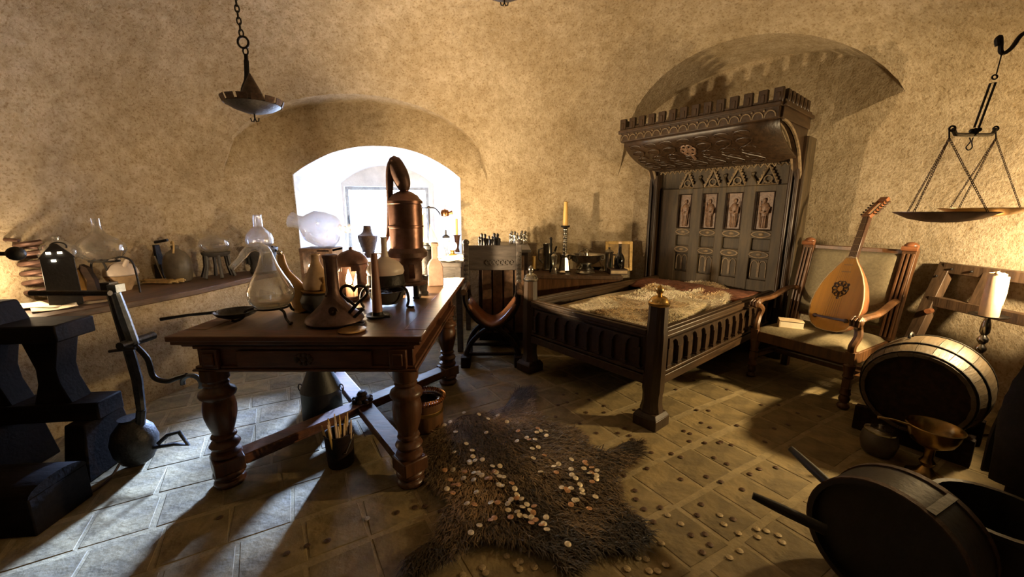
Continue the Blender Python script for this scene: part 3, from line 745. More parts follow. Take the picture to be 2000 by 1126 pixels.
b = MB(); b.tube([(-5*s.k, -12*s.k, 122*s.k), (-5*s.k, -12*s.k, 60*s.k)], 1.2*s.k, 6); b.ball((-4*s.k, -20*s.k, 56*s.k), 2.2*s.k); obj('stud', b, M['iron_rust'], t)
s = Spot(697, 632, TZ); t = s.thing('iron_tongs', 'black iron tongs with a heart-shaped loop propped up beside the brown candle', 'tongs')
b = MB(); lp = [(17*math.sin(a)**3*1.5, 13*cos(a)-5*cos(2*a)-2*cos(3*a)-cos(4*a)) for a in [2*PI*i/36 for i in range(36)]]
b.tube([(x*s.k, -2*s.k, (59+z*1.45)*s.k) for x, z in lp], 3*s.k, 8, True); obj('handle_loop', b, M['iron'], t)
b = MB(); b.tube(spline(s.ts([(697,596),(680,614),(660,628,-6),(643,634,-14)]), 5), [3.4*s.k]*12+[4.5*s.k]*4, 8); obj('arm', b, M['iron'], t)
b = MB(); b.tube(spline(s.ts([(712,602),(690,622,-4),(672,636,-14),(655,640,-26)]), 5), [3.2*s.k]*12+[4.5*s.k]*4, 8); obj('arm', b, M['iron'], t)
b = MB(); b.tube([(16*s.k*cos(a)+2*s.k, 12*s.k*sin(a)-10*s.k, 3*s.k) for a in [2*PI*i/20 for i in range(20)]], 1.8*s.k, 6, True); obj('ring', b, M['iron'], t)
s = Spot(688, 646, TZ); b = MB(); b.lathe(s.pr([(0,0),(24,0),(27,3),(24,4),(0,1.5)]), 24); s.solo('brass_saucer', b, M['brass'], 'flat bright brass saucer under the tongs at the front edge of the table', 'saucer')
s = Spot(738, 618, TZ); t = s.thing('candle_holder', 'tall tapering brown candle standing in a black saucer near the table corner', 'candle')
b = MB(); b.lathe(s.pr([(0,0),(20,0),(24,4),(23,5),(12,3),(10,4),(10,10),(0,9)]), 22); b.tube([(18*s.k, -10*s.k, 3*s.k), (30*s.k, -14*s.k, 4*s.k)], 3*s.k, 6); obj('saucer', b, M['iron'], t)
b = MB(); b.lathe(s.pr([(9.5,7),(9.3,20),(7.6,70),(6.2,116),(5.5,120),(0,121)]), 16); cd = obj('candle', b, M['wax_brown'], t)
b = MB(); b.tube([(0,0,121*s.k*1.03), (.5*s.k,0,127*s.k)], .7*s.k, 5); obj('wick', b, M['iron'], cd)
s = Spot(757, 596, TZ); t = s.thing('brazier', 'iron tripod brazier holding a bowl of embers under a white domed flask', 'brazier')
b = MB(); b.lathe(s.pr([(8,2),(20,5),(30,15),(34,26),(36,30),(33,30),(27,18),(0,14)]), 24); obj('fire_bowl', b, M['dark_clay'], t)
b = MB()
for i in range(22):
    a = rng.uniform(0, 2*PI); r = rng.uniform(0, 26)*s.k; b.ball((r*cos(a), r*sin(a), (22+rng.uniform(0, 4))*s.k), rng.uniform(2.5, 4.5)*s.k, (1.2,1,.8), 6)
o = obj('ember', b, M['iron_rust'], t); o['kind'] = 'stuff'
b = MB(); b.tube([(35*s.k*cos(i*PI/12), 35*s.k*sin(i*PI/12), 42*s.k) for i in range(24)], 2.4*s.k, 6, True); obj('iron_ring', b, M['iron'], t)
for a in (-20, 215, 90):
    c, d = cos(R(a)), sin(R(a)); b = MB(); b.tube(spline([(35*c*s.k,35*d*s.k,42*s.k),(46*c*s.k,46*d*s.k,32*s.k),(49*c*s.k,49*d*s.k,14*s.k),(46*c*s.k,46*d*s.k,2*s.k),(60*c*s.k,60*d*s.k,1.5*s.k)],5), 2.6*s.k, 6); obj('leg', b, M['iron'], t)
b = MB(); b.lathe(s.pr([(36,40),(35,44),(34,58),(33,60)]), 26, close=False); obj('iron_band', b, M['iron'], t)
z0 = 60*s.k*1.03; b = MB(); b.lathe(s.pr([(0,0),(33,0),(35,5),(33,13),(26,22),(13,28),(7.5,32),(6,40),(5.5,66),(7.5,68)]), 26)
o = obj('domed_flask', b, M['ceramic_white'], None, s.p+Vector((0,0,z0+.002))); tag(o, 'white domed flask with a thin neck sitting on the iron tripod brazier', 'flask')
# lantern with an arched opening and a candle
s = Spot(692, 583, TZ); t = s.thing('tin_lantern', 'round brown tin lantern whose open arched door shows a bright flame', 'lantern')
b = MB(); n = 40; rr = 29*s.k; zs = [0, 10, 24, 44, 56, 64, 70]
v = [(rr*cos(2*PI*i/n), rr*sin(2*PI*i/n), z*s.k*1.03) for z in zs for i in range(n)]; f = []
for j in range(len(zs)-1):
    for i in range(n):
        a = (360*(i+.5)/n-270+180) % 360-180
        if 1 <= j <= 4 and abs(a) < (36 if j < 4 else 22): continue
        f.append([j*n+i, j*n+(i+1) % n, (j+1)*n+(i+1) % n, (j+1)*n+i])
b.add(v, f); b.lathe(s.pr([(0,.5),(29,.5)]), 40); bd = obj('body', b, M['copper_dark'], t, solid=.002)
b = MB(); b.lathe(s.pr([(30.5,69),(30,72),(26,80),(17,88),(6,92),(3,93),(3,97),(0,98)]), 30); obj('cap', b, M['copper_dark'], t, solid=.002)
b = MB(); b.tube([(29*s.k,0,62*s.k),(39*s.k,0,56*s.k),(40*s.k,0,42*s.k),(29*s.k,0,34*s.k)], 2*s.k, 6); obj('handle', b, M['iron'], t)
b = MB(); b.lathe(s.pr([(7,1),(7,24),(6,26),(0,26)]), 12, (-6*s.k,-4*s.k,0)); c = obj('candle', b, M['wax'], t); flame(c, (-6*s.k,-4*s.k,27*s.k), 32*s.k)
b = MB(); b.lathe(s.pr([(6,1),(6,18),(5,20),(0,20)]), 12, (8*s.k,-3*s.k,0)); c = obj('candle', b, M['wax'], t); flame(c, (8*s.k,-3*s.k,21*s.k), 30*s.k)
l = lamp('lantern_flame_light', 'POINT', s.p+Vector((0,-12*s.k,48*s.k)), 5, WARM, .02)
# small furnace carrying the tilted jug
s = Spot(634, 556, TZ); t = s.thing('iron_furnace', 'dark box-shaped iron furnace with a glowing opening beneath the tilted glass jug', 'furnace')
b = MB()
for c, d in (((-28,0,36),(6,46,72)), ((28,0,36),(6,46,72)), ((0,22,36),(56,4,72)), ((0,0,70),(62,48,6)), ((0,0,2),(62,48,4)), ((0,-22,14),(52,4,24)), ((14,-22,48),(24,4,44))): b.box([x*s.k for x in c], [x*s.k for x in d])
obj('body', b, M['iron_rust'], t, bevel=.002)
b = MB()
for i in range(14): b.ball(((rng.uniform(-22,8))*s.k, rng.uniform(-12,12)*s.k, (30+rng.uniform(0,10))*s.k), rng.uniform(3,6)*s.k, (1.2,1,.8), 6)
o = obj('ember', b, M['lamp_glow'], t); o['kind'] = 'stuff'
sj = Spot(618, 484, TZ+76*s.k); sj.p = s.p+Vector((8*s.k,-2*s.k,75*s.k)); k = s.k
b = MB(); ax = RY(-PI/2+.30); b.lathe([(0,-36*k),(14*k,-35*k),(26*k,-30*k),(32*k,-20*k),(33*k,0),(30*k,18*k),(20*k,30*k),(13*k,37*k),(12*k,48*k),(15*k,58*k)], 30, (0,0,0), T(-4*k, 0, 33*k) @ ax)
b.tube([(30*k,0,38*k),(44*k,0,32*k),(52*k,0,34*k)], [5*k,7*k,9*k], 10, cap=False)
o = obj('glass_jug', b, M['glass_milk'], None, sj.p); tag(o, 'pale bluish glass jug lying tilted on the furnace with its mouth to the left', 'jug')
# copper still
s = Spot(800, 578, TZ); t = s.thing('copper_still', 'tall copper still with a dark leaf-shaped hood and long spout, tallest thing on the table', 'still')
for a in (225, 315, 45, 135):
    b = MB(); b.box((25*cos(R(a))*s.k, 25*sin(R(a))*s.k, 14*s.k), (9*s.k, 9*s.k, 28*s.k)); b.box((27*cos(R(a))*s.k, 27*sin(R(a))*s.k, 2*s.k), (13*s.k, 13*s.k, 4*s.k)); obj('leg', b, M['iron'], t, bevel=.002)
b = MB(); b.lathe(s.pr([(33,24),(35,28),(33,31),(28,32),(26,36),(26,66),(30,72),(37,76),(38,84),(33,90),(31,92)]), 28); obj('furnace', b, M['copper_dark'], t)
b = MB()
for a in (255, 300): b.box((27*cos(R(a))*s.k, 27*sin(R(a))*s.k, 52*s.k), (10*s.k, 3*s.k, 26*s.k), RZ(0))
obj('furnace_door', b, M['copper'], t, bevel=.001)
b = MB(); b.lathe(s.pr([(31,90),(31,128),(32.5,129),(32.5,132),(31,133),(31,170),(33,171),(33,176),(30,178),(24,186),(14,192),(8,194),(8,204),(10,206)]), 32); obj('boiler', b, M['copper'], t)
b = MB(); hp = spline([(0,0,200),(-2,0,214),(-9,0,236),(-16,0,252),(-24,0,236),(-27,0,205),(-29,0,165),(-34,0,125),(-40,0,106)], 6)
rr = []
for i in range(len(hp)):
    u = i/(len(hp)-1); rr.append(s.k*(8+7.5*math.sin(min(1, u/.42)*PI) if u < .42 else 8.5-5.5*(u-.42)/.58))
b.tube([q*s.k for q in hp], rr, 14); obj('hood', b, M['copper_dark'], t)
s = Spot(851, 556, TZ); b = MB(); b.lathe(s.pr([(19,0),(20,1.5),(20,36),(15,44),(8,50),(7.5,72),(10.5,74),(10.5,79),(8,80),(0,79)]), 4, ph=PI/4+.25); o = s.solo('square_bottle', b, M['ceramic_brown'], 'square terracotta-brown bottle with a lipped neck near the far right table corner', 'bottle', bevel=.004, ang=25)
s = Spot(824, 574, TZ); b = MB(); b.lathe(s.pr([(12,0),(13,3),(10,7),(11,12),(14,34),(15,36),(12,35),(9,14),(0,12)]), 20); s.solo('mortar', b, M['dark_clay'], 'small dark mortar cup in front of the square brown bottle', 'mortar')
s = Spot(836, 548, TZ); t = s.thing('tin_canister', 'grey tin canister with a cap standing behind the dark mortar', 'canister'); b = MB(); b.lathe(s.pr([(17,0),(17,56),(15,59),(9,60)]), 20); obj('body', b, M['iron'], t)
b = MB(); b.lathe(s.pr([(10,60),(10,66),(5,68),(4,71),(0,72)]), 16); obj('cap', b, M['steel'], t)
for i, (px, py, r, h, m, nm, lb, ct) in enumerate((
    (772, 548, 11, 34, 'copper', 'copper_cup', 'short copper cup to the left of the tall still', 'cup'),
    (708, 547, 13, 52, 'glass', 'glass_beaker', 'clear glass beaker between the lantern and the still', 'beaker'),
    (668, 543, 9, 44, 'glass_smoke', 'glass_phial', 'smoky glass phial behind the tin lantern', 'phial'),
    (742, 540, 10, 46, 'glass', 'glass_cylinder', 'narrow clear glass cylinder behind the white domed flask', 'glass'))):
    s = Spot(px, py, TZ); b = MB(); b.lathe(s.pr([(0,0),(r*.8,0),(r,2),(r,h*.55),(r*.55,h*.75),(r*.5,h*.95),(r*.7,h)]) if nm != 'copper_cup' else s.pr([(0,0),(r*.8,0),(r,h*.4),(r*1.1,h),(r,h),(r*.8,h*.3),(0,h*.1)]), 20); s.solo(nm, b, M[m], lb, ct)
# bust-shaped vase on the window sill
s = Spot(721, 503, .84); b = MB(); b.lathe(s.pr([(9,0),(11,3),(12,14),(18,34),(19,42),(12,46),(8.5,50),(7,60),(0,61)]), 18); s.solo('sill_vase', b, M['iron_rust'], 'grey shouldered vase with a narrow neck standing on the window sill', 'vase')

# -- shelf along the left wall
SZ = .781
s = Spot(515, 532, SZ); t = s.thing('iron_stove', 'squat black iron stove under the pale glass carboy at the far shelf end', 'stove')
b = MB(); b.lathe(s.pr([(24,0),(26,4),(23,10),(25,24),(30,38),(33,44),(33,48),(26,48),(0,46)]), 20)
obj('body', b, M['dark_clay'], t)
for a in (200, 250, 300, 340):
    b = MB(); b.box((29*s.k*cos(R(a)), 29*s.k*sin(R(a)), 30*s.k), (4*s.k, 4*s.k, 24*s.k)); obj('rib', b, M['iron'], t, bevel=.001)
b = MB(); b.tube(spline(s.ts([(540,482),(556,500),(562,520)]), 5), 2.5*s.k, 6); obj('handle', b, M['iron'], t)
sp = Spot(515, 532, SZ); sp.p = s.p+Vector((0,0,49.5*s.k*1.03)); b = MB(); b.lathe(s.pr([(0,0),(18,0),(26,6),(27,14),(24,23),(16,31),(9.5,37),(9,48),(8,56),(9,58)]), 28); sp.solo('glass_carboy', b, M['glass_milk'], 'pale frosted glass carboy with a short neck on top of the black iron stove', 'carboy')
s = Spot(428, 541, SZ); t = s.thing('globe_stand', 'dark stand of splayed legs carrying a glass globe on the wall shelf', 'stand')
b = MB(); b.lathe(s.pr([(22,40),(26,44),(27,48),(22,48),(0,46)]), 20); obj('dish', b, M['dark_clay'], t)
for i in range(6):
    a = 2*PI*i/6+.3; c, d = cos(a), sin(a); b = MB(); b.tube([(22*c*s.k,22*d*s.k,44*s.k),(24*c*s.k,24*d*s.k,22*s.k),(31*c*s.k,31*d*s.k,1.5*s.k)], [4*s.k,3*s.k,4*s.k], 6); obj('leg', b, M['dark_clay'], t)
sp = Spot(428, 541, SZ); sp.p = s.p+Vector((0,0,48.5*s.k*1.03)); b = MB(); b.lathe(s.pr([(0,0),(20,0),(27,6),(29,14),(26,22),(17,28),(5,31),(0,31)]), 28); sp.solo('glass_globe', b, M['glass'], 'round clear glass globe resting on the dark splayed stand', 'globe')
s = Spot(488, 520, SZ); b = MB(); b.tube(spline(s.ts([(462,476),(464,490),(472,499),(484,505),(494,518,-4)]), 6), [4.5*s.k]*6+[5*s.k]*19, 12, cap=False); b.tube(spline(s.ts([(476,500),(468,512),(462,518,-3)]), 5), 4.5*s.k, 10, cap=False); s.solo('glass_tube', b, M['glass_milk'], 'forked bent glass tube beside the globe on its stand', 'tube')
s = Spot(352, 549, SZ); t = s.thing('stoneware_jug', 'dark round stoneware jug with a straw tassel at its short neck', 'jug'); b = MB(); b.lathe(s.pr([(20,0),(24,3),(28,16),(29,30),(26,44),(18,55),(9,60),(7,62),(8,67),(5,68)]), 26); obj('body', b, M['stoneware'], t)
b = MB(); b.tube(spline(s.ts([(348,477,-4),(354,474,-6),(358,482,-10),(362,494,-18)]), 5), 2*s.k, 6); obj('straw', b, M['straw'], t)
s = Spot(316, 547, SZ); t = s.thing('balance_column', 'black iron column with a long thin rod through its top beside the stoneware jug', 'instrument')
b = MB(); b.box((0,0,16*s.k), (30*s.k,24*s.k,32*s.k), tx=.8, ty=.8); b.box((-4*s.k,0,50*s.k), (18*s.k,14*s.k,38*s.k), tx=.7, ty=.8); b.tube(s.ts([(308,480),(306,466)]), 3*s.k, 8); obj('column', b, M['iron'], t, bevel=.002)
b = MB(); b.tube(s.ts([(258,484),(300,478),(340,471)]), 2.6*s.k, 8); obj('rod', b, M['iron'], t)
b = MB(); b.box((-20*s.k,-6*s.k,46*s.k), (14*s.k,10*s.k,6*s.k)); obj('bracket', b, M['steel'], t)
b = MB(); b.box((-16*s.k,-8*s.k,26*s.k), (9*s.k,8*s.k,7*s.k)); obj('bracket', b, M['steel'], t)
b = MB(); b.tube(s.ts([(320,500,-12),(336,545,-16)]), 2*s.k, 6); obj('spout', b, M['pewter'], t)
s = Spot(318, 553, SZ); b = MB()
for i in range(16):
    y = rng.uniform(-8, 4); x = rng.uniform(-40, -20); L2 = rng.uniform(40, 75); z = 2+rng.uniform(0, 7)
    b.tube([(x*s.k, y*s.k, z*s.k), ((x+L2)*s.k, (y+rng.uniform(-5,5))*s.k, (z+rng.uniform(-1,2))*s.k)], rng.uniform(.8, 1.8)*s.k, 5)
o = s.solo('herb_bundle', b, M['straw'], 'bundle of dry straw-coloured stalks lying in front of the stoneware jug', 'herbs'); o['kind'] = 'stuff'
s = Spot(242, 566, SZ); t = s.thing('clay_alembic', 'two-part clay pot with a pinkish domed lid and two upright spouts on the wall shelf', 'pot')
b = MB(); b.lathe(s.pr([(14,0),(15,2),(20,10),(28,22),(31,28),(28,29),(0,27)]), 24); obj('bowl', b, M['ceramic_tan'], t)
b = MB(); b.lathe(s.pr([(31,29),(33,31),(30,40),(20,49),(8,53)]), 24); b.tube(s.ts([(240,520),(241,505)]), [7*s.k, 4.5*s.k], 10); b.tube(s.ts([(255,528,-6),(272,506,-8)]), [6*s.k, 4*s.k], 10); obj('lid', b, M['ceramic_white'], t)
s = Spot(216, 573, SZ); t = s.thing('hoop_stand', 'black iron hoop stand straddling the clay pot under the big squat flask', 'stand')
b = MB(); b.tube([(32*s.k*cos(i*PI/12), 14*s.k*sin(i*PI/12), 64*s.k) for i in range(24)], 2*s.k, 6, True); obj('ring', b, M['iron'], t)
for pts in ([(196,507),(187,514),(185,532),(197,572)], [(236,507),(262,504),(280,518),(284,571)], [(200,508,10),(204,532,14),(205,569,16)]):
    b = MB(); b.tube(spline(s.ts(pts), 6), 2*s.k, 6); obj('leg', b, M['iron'], t)
sp = Spot(216, 573, SZ); sp.p = s.p+Vector((-2*s.k,0,66*s.k)); b = MB(); b.lathe(s.pr([(0,-3),(22,-2),(38,6),(46,18),(45,27),(34,38),(18,46),(10,54),(8,66),(8.5,76)]), 36); sp.solo('squat_flask', b, M['glass'], 'large squat glass flask with a short neck on the iron hoop stand', 'flask')
s = Spot(131, 594, SZ); rz = math.atan2(-s.p.x, s.p.y); t = s.thing('black_lantern', 'black box lantern with a pointed roof and small glowing slots on the wall shelf', 'lantern', None, rz); k = s.k*1.18
b = MB(); b.box((0,0,39*k), (38*k,30*k,78*k), tx=.96, ty=.96); obj('body', b, M['black_paint'], t, bevel=.003)
b = MB(); b.box((0,0,89*k), (40*k,32*k,22*k), tx=.14, ty=.14); obj('roof', b, M['black_paint'], t, bevel=.002)
for x, z in ((-8,86),(4,86),(-4,74)):
    y = -16.3*k if z < 78 else -(17-(z-78)*.66)*k-.5*k; b = MB(); b.tube([((x-2.6)*k, y, z*k), ((x+2.6)*k, y, z*k)], 1.7*k, 8); obj('slot', b, M['lamp_glow'], t)
b = MB(); b.tube([((4+9*cos(a))*k, 0, (95+7*math.sin(a))*k) for a in [PI*i/12*1.2-.4 for i in range(13)]], 1.1*k, 6); obj('handle', b, M['iron'], t)
sp = Spot(134, 582, SZ); t2 = thing('disc_flask', 'flattened round glass flask raised behind the black box lantern', 'flask', sp.p)
b = MB(); b.lathe(s.pr([(0,72),(22,74),(36,84),(38,94),(32,106),(18,114),(7,117),(7,124)]), 30); obj('flask', b, M['glass'], t2)
b = MB(); b.lathe(s.pr([(22,0),(20,4),(9,10),(9,62),(20,70),(22,73),(0,72)]), 16); obj('pedestal', b, M['iron_rust'], t2)
s = Spot(86, 586, SZ); t = s.thing('condenser_coil', 'upright copper condenser coil at the left end of the wall shelf', 'coil')
b = MB(); n = 6*18; b.tube([(19*s.k*cos(2*PI*i/18), 19*s.k*sin(2*PI*i/18), (6+108*i/n)*s.k) for i in range(n+1)], 4.6*s.k, 8); obj('coil', b, M['copper_dark'], t)
b = MB(); b.tube(s.ts([(86,472,-18),(68,470,-22),(52,474,-20),(42,474,-18)]), 3.4*s.k, 8); obj('outlet', b, M['copper_dark'], t)
for i, (px, py, rz) in enumerate(((88, 600, .3), (62, 598, -.4), (20, 602, .15), (108, 603, .9), (200, 590, .35))):
    s = Spot(px, py, SZ); b = MB(); w, d = (60, 40) if i != 4 else (52, 14)
    b.grid(lambda u, v: ((u-.5)*w*s.k, (v-.5)*d*s.k, (2+3*math.sin(u*4+i)+2*math.sin(v*5+i))*s.k*.6+.006), 8, 6)
    lab = ('crumpled pale paper sheet under the condenser coil', 'pale paper sheet at the left of the coil', 'yellowed paper sheet nearest the left picture edge on the wall shelf', 'paper scrap against the black lantern', 'narrow pale paper strip by the shelf edge below the hoop stand')[i]
    tag(obj('paper_sheet', b, M['paper'], None, s.p, (0,0,rz), solid=.002), lab, 'paper', 'paper on the wall shelf')
s = Spot(168, 575, SZ); t = s.thing('leaning_book', 'ochre-edged book standing half open against a dark arched board by the lantern', 'book')
b = MB(); b.box((0,0,26*s.k), (6*s.k, 40*s.k, 52*s.k), RY(-.22)); obj('cover', b, M['leather'], t, bevel=.002)
b = MB(); b.box((9*s.k,0,25*s.k), (10*s.k, 36*s.k, 48*s.k), RY(-.2)); obj('pages', b, M['ochre'], t)
b = MB(); b.prism([(10*s.k,0),(34*s.k,0),(30*s.k,30*s.k),(20*s.k,54*s.k),(8*s.k,60*s.k),(4*s.k,52*s.k),(16*s.k,30*s.k)], 8*s.k, XZ); obj('board', b, M['wood_dark'], t)

for n_, f_ in (('squat_flask', .80), ('hoop_stand', .86), ('clay_alembic', .82), ('stoneware_jug', .80), ('disc_flask', .80), ('globe_stand', .87), ('glass_globe', .87), ('iron_stove', .88), ('glass_carboy', .88)):
    bpy.data.objects[n_].scale = (f_, f_, 1)        # the shelf things are slimmer than broad
# -- bench along the back wall
BZ = .70
t = thing('plank_bench', 'plain wooden bench chest with a plank top along the back wall behind the bed', 'bench', (.755, 4.68, 0))
b = MB(); b.box((0, 0, BZ-.02), (1.03, .56, .04)); obj('top', b, M['wood_plank'], t, rot=(0,0,-.09), bevel=.005)
b = MB(); b.box((0, -.24, .33), (.98, .03, .66)); obj('front_panel', b, M['wood_chair'], t, rot=(0,0,-.09), bevel=.003)
for x in (-.49, .49):
    b = MB(); b.box((x, 0, .33), (.03, .48, .66)); obj('end_panel', b, M['wood_dark'], t, rot=(0,0,-.09), bevel=.003)
b = MB()
b.box((0, -.258, .06), (1.0, .03, .12)); obj('plinth', b, M['wood_dark'], t, rot=(0,0,-.09), bevel=.003)
def bs(px, py): return Spot(px, py, BZ+.001)
s = bs(1043, 527); t = s.thing('candle_stub', 'short pale candle stub in a small dish at the left end of the back bench', 'candle'); b = MB(); b.lathe(s.pr([(0,0),(9,0),(11,3),(9,3),(0,2)]), 16); obj('dish', b, M['pewter'], t); b = MB(); b.lathe(s.pr([(4.5,2),(4.2,26),(0,27)]), 12); obj('candle', b, M['wax_yellow'], t)
s = bs(1069, 527); t = s.thing('pewter_flagon', 'tall straight pewter flagon with tools standing in it on the back bench', 'flagon'); b = MB(); b.lathe(s.pr([(10,0),(11,2),(9.5,5),(9,44),(10,50),(8.5,50),(8,6),(0,4)]), 20); obj('body', b, M['pewter'], t); b = MB(); b.tube(s.ts([(1060,484),(1052,488),(1052,506),(1060,514)]), 1.6*s.k, 6); obj('handle', b, M['pewter'], t)
s = bs(1076, 531); t = s.thing('fire_tongs', 'black iron fire tongs leaning on the tall pewter flagon', 'tongs'); b = MB(); b.tube(s.ts([(1075,531),(1076,505),(1075,470)]), 2*s.k, 6); b.ball(s.q(1075,468), 3*s.k); obj('arm', b, M['iron'], t); b = MB(); b.tube(s.ts([(1077,526),(1080,500),(1086,482)]), 1.8*s.k, 6); obj('arm', b, M['iron'], t)
s = bs(1082, 534); t = s.thing('glass_cup', 'small footed glass cup in front of the iron fire tongs', 'cup'); b = MB(); b.lathe(s.pr([(0,0),(7,0),(6,3),(3.5,12),(4,16),(6,30),(6.5,33)]), 16); obj('cup', b, M['glass_smoke'], t); b = MB(); b.lathe(s.pr([(0,33.5),(6.5,33.5),(5,36),(2,38),(2.5,41),(0,42)]), 12); obj('lid', b, M['pewter'], t)
s = bs(1102, 533); t = s.thing('spiral_candlestick', 'tall twisted silver candlestick with a slim yellow candle on the back bench', 'candlestick')
b = MB(); b.lathe(s.pr([(13,0),(14,3),(11,6),(8,30),(9,33),(9,36),(5,38)]), 8); obj('foot', b, M['silver'], t, ang=20)
b = MB(); b.lathe(s.pr([(3.5+1.8*math.sin(i*PI/3.5)**2*1.0, 36+i*1.0) for i in range(0, 50)]), 12); obj('stem', b, M['pewter'], t)
b = MB(); b.lathe(s.pr([(2,84),(8,86),(9,89),(7,88),(0,87)]), 18); obj('drip_pan', b, M['iron'], t)
b = MB(); b.lathe(s.pr([(5.2,88),(4.6,110),(3.4,132),(0,133)]), 12); obj('candle', b, M['wax_yellow'], t)
s = bs(1143, 533); t = s.thing('footed_bowl', 'wide pewter bowl on a stepped foot in the middle of the back bench', 'bowl'); b = MB(); b.lathe(s.pr([(17,0),(19,2),(16,6),(17,9),(14,12),(9,15),(16,18),(27,24),(31,33),(34,36),(30,35),(24,25),(10,19),(0,18)]), 28); obj('bowl', b, M['pewter'], t)
for x in (-33, 33):
    b = MB(); b.tube([(x*s.k+4*s.k*cos(a), 0, 31*s.k+5*s.k*sin(a)) for a in [i*PI/5 for i in range(10)]], 1.2*s.k, 6, True); obj('handle', b, M['pewter'], t)
sp = bs(1143, 533); sp.p = s.p+Vector((0,0,21*s.k)); t = sp.thing('small_ewer', 'small silver ewer with a curling handle standing in the wide pewter bowl', 'ewer'); b = MB(); b.lathe(s.pr([(5,0),(6,2),(6.5,10),(5,18),(5.5,24),(8,27),(6,27),(3,18),(0,12)]), 16); b.tube(s.ts([(1147,507),(1153,504)]), [2*s.k,1*s.k], 6); obj('body', b, M['silver'], t, loc=(0,0,-0)); b = MB(); b.tube(spline(s.ts([(1138,510),(1131,512),(1132,524),(1138,527)]), 5), 1.2*s.k, 6); obj('handle', b, M['silver'], t)
s = bs(1164, 526); s.p.y += .12; b = MB(); b.lathe(s.pr([(0,0),(14,0),(22,4),(27,6),(22,5.5),(0,2)]), 28); s.solo('pewter_plate', b, M['pewter'], 'flat pewter plate between the wide bowl and the tankard', 'plate')
s = bs(1175, 528); b = MB(); b.lathe(s.pr([(6,0),(5,2),(1.5,4),(1.5,12),(5,16),(7,24),(6.5,31),(5.5,30),(4,17),(0,15)]), 16); s.solo('wine_goblet', b, M['glass_smoke'], 'small smoky glass goblet just left of the tankard', 'goblet')
s = bs(1188, 530); t = s.thing('lidded_tankard', 'bright pewter tankard with a hinged lid beside the dark bottle', 'tankard'); b = MB(); b.lathe(s.pr([(10,0),(10.5,2),(9,5),(8,34),(8.5,36)]), 20); obj('body', b, M['silver'], t); b = MB(); b.lathe(s.pr([(9,36),(9,38),(5,41),(2,43),(2.5,46),(0,47)]), 16); obj('lid', b, M['pewter'], t); b = MB(); b.tube(spline(s.ts([(1195,498),(1203,500),(1204,512),(1196,520)]), 5), 1.6*s.k, 6); obj('handle', b, M['pewter'], t)
s = bs(1205, 534); t = s.thing('bound_book', 'thick brown bound book lying flat under the dark bottle', 'book'); b = MB(); b.box((0,0,1*s.k),(34*s.k,28*s.k,2*s.k)); b.box((0,0,9*s.k),(34*s.k,28*s.k,2*s.k)); b.box((-16*s.k,0,5*s.k),(2*s.k,28*s.k,8*s.k)); obj('cover', b, M['leather'], t, bevel=.001); b = MB(); b.box((.5*s.k,0,5*s.k),(31*s.k,26*s.k,6*s.k)); obj('pages', b, M['paper_tan'], t)
sp = bs(1210, 534); sp.p = s.p+Vector((4*s.k,2*s.k,10.3*s.k)); t = sp.thing('wine_bottle', 'dark onion-shaped glass bottle with a pale cork standing on the brown book', 'bottle'); b = MB(); b.lathe(s.pr([(0,0),(9,0),(10,3),(10,18),(7,25),(3.5,30),(3,44),(4,45),(3.5,46)]), 20); obj('body', b, M['glass_dark'], t); b = MB(); b.lathe(s.pr([(3,43),(3.4,50),(0,51)]), 10); obj('cork', b, M['wax'], t)
s = bs(1213, 531); s.p.y += .12; t = s.thing('framed_panel', 'yellow-brown framed panel leaning on the wall behind the dark bottle', 'picture', None, (-.12, 0, 0))
b = MB()
for c, d in (((-24,0,29),(6,4,58)), ((24,0,29),(6,4,58)), ((0,0,55.5),(42,4,6)), ((0,0,3),(42,4,6))): b.box([x*s.k for x in c], [x*s.k for x in d])
obj('frame', b, M['gilt'], t, bevel=.002); b = MB(); b.box((0,1*s.k,29*s.k), (43*s.k,1.5*s.k,50*s.k)); obj('picture', b, M['picture'], t)

# -- writing desk and cabinet near the window
t = thing('writing_desk', 'dark wooden writing desk covered with papers below the bright window', 'desk', (-.80, 4.25, 0))
b = MB(); b.box((0, 0, .90), (.62, .86, .045)); obj('top', b, M['wood_desk'], t, bevel=.004)
b = MB(); b.box((0, -.38, .80), (.58, .03, .16)); obj('front_apron', b, M['wood_desk'], t, bevel=.003)
for x, y in ((-.27,-.38), (-.27,.38), (.27,.38), (.27,-.38)):
    b = MB(); b.box((x, y, .44), (.055, .055, .88)); obj('leg', b, M['wood_desk'], t, bevel=.003)
t = thing('game_cabinet', 'dark panelled cabinet with a flat top bearing two groups of small figures', 'cabinet', (-.09, 4.42, 0))
b = MB(); b.box((0, 0, 1.025), (.56, 1.02, .03)); obj('top', b, M['wood_desk'], t, bevel=.004)
b = MB(); b.box((0, 0, .55), (.50, .96, .92)); obj('case', b, M['wood_dark'], t, bevel=.003)
for x in (-.165, -.055, .055, .165):
    b = MB(); b.box((x, -.487, .58), (.092, .016, .80)); obj('door_plank', b, M['wood_plank'], t, bevel=.003)
fig = [MB().lathe([(.014,0),(.016,.004),(.010,.012),(.007,.04),(.012,.062),(.014,.07),(.006,.076),(.009,.086),(.006,.096),(.0,.102)], 10),
       MB().lathe([(.016,0),(.017,.005),(.011,.014),(.010,.05),(.016,.075),(.013,.085),(.008,.09),(.011,.102),(.013,.112),(.003,.122),(0,.124)], 10),
       MB().lathe([(.013,0),(.014,.004),(.008,.012),(.007,.036),(.012,.05),(.010,.056),(.011,.066),(.008,.076),(0,.080)], 10)]
fme = {(i, m): mesh_of('figurine', f_, M[m]) for i, f_ in enumerate(fig) for m in ('iron', 'pewter')}
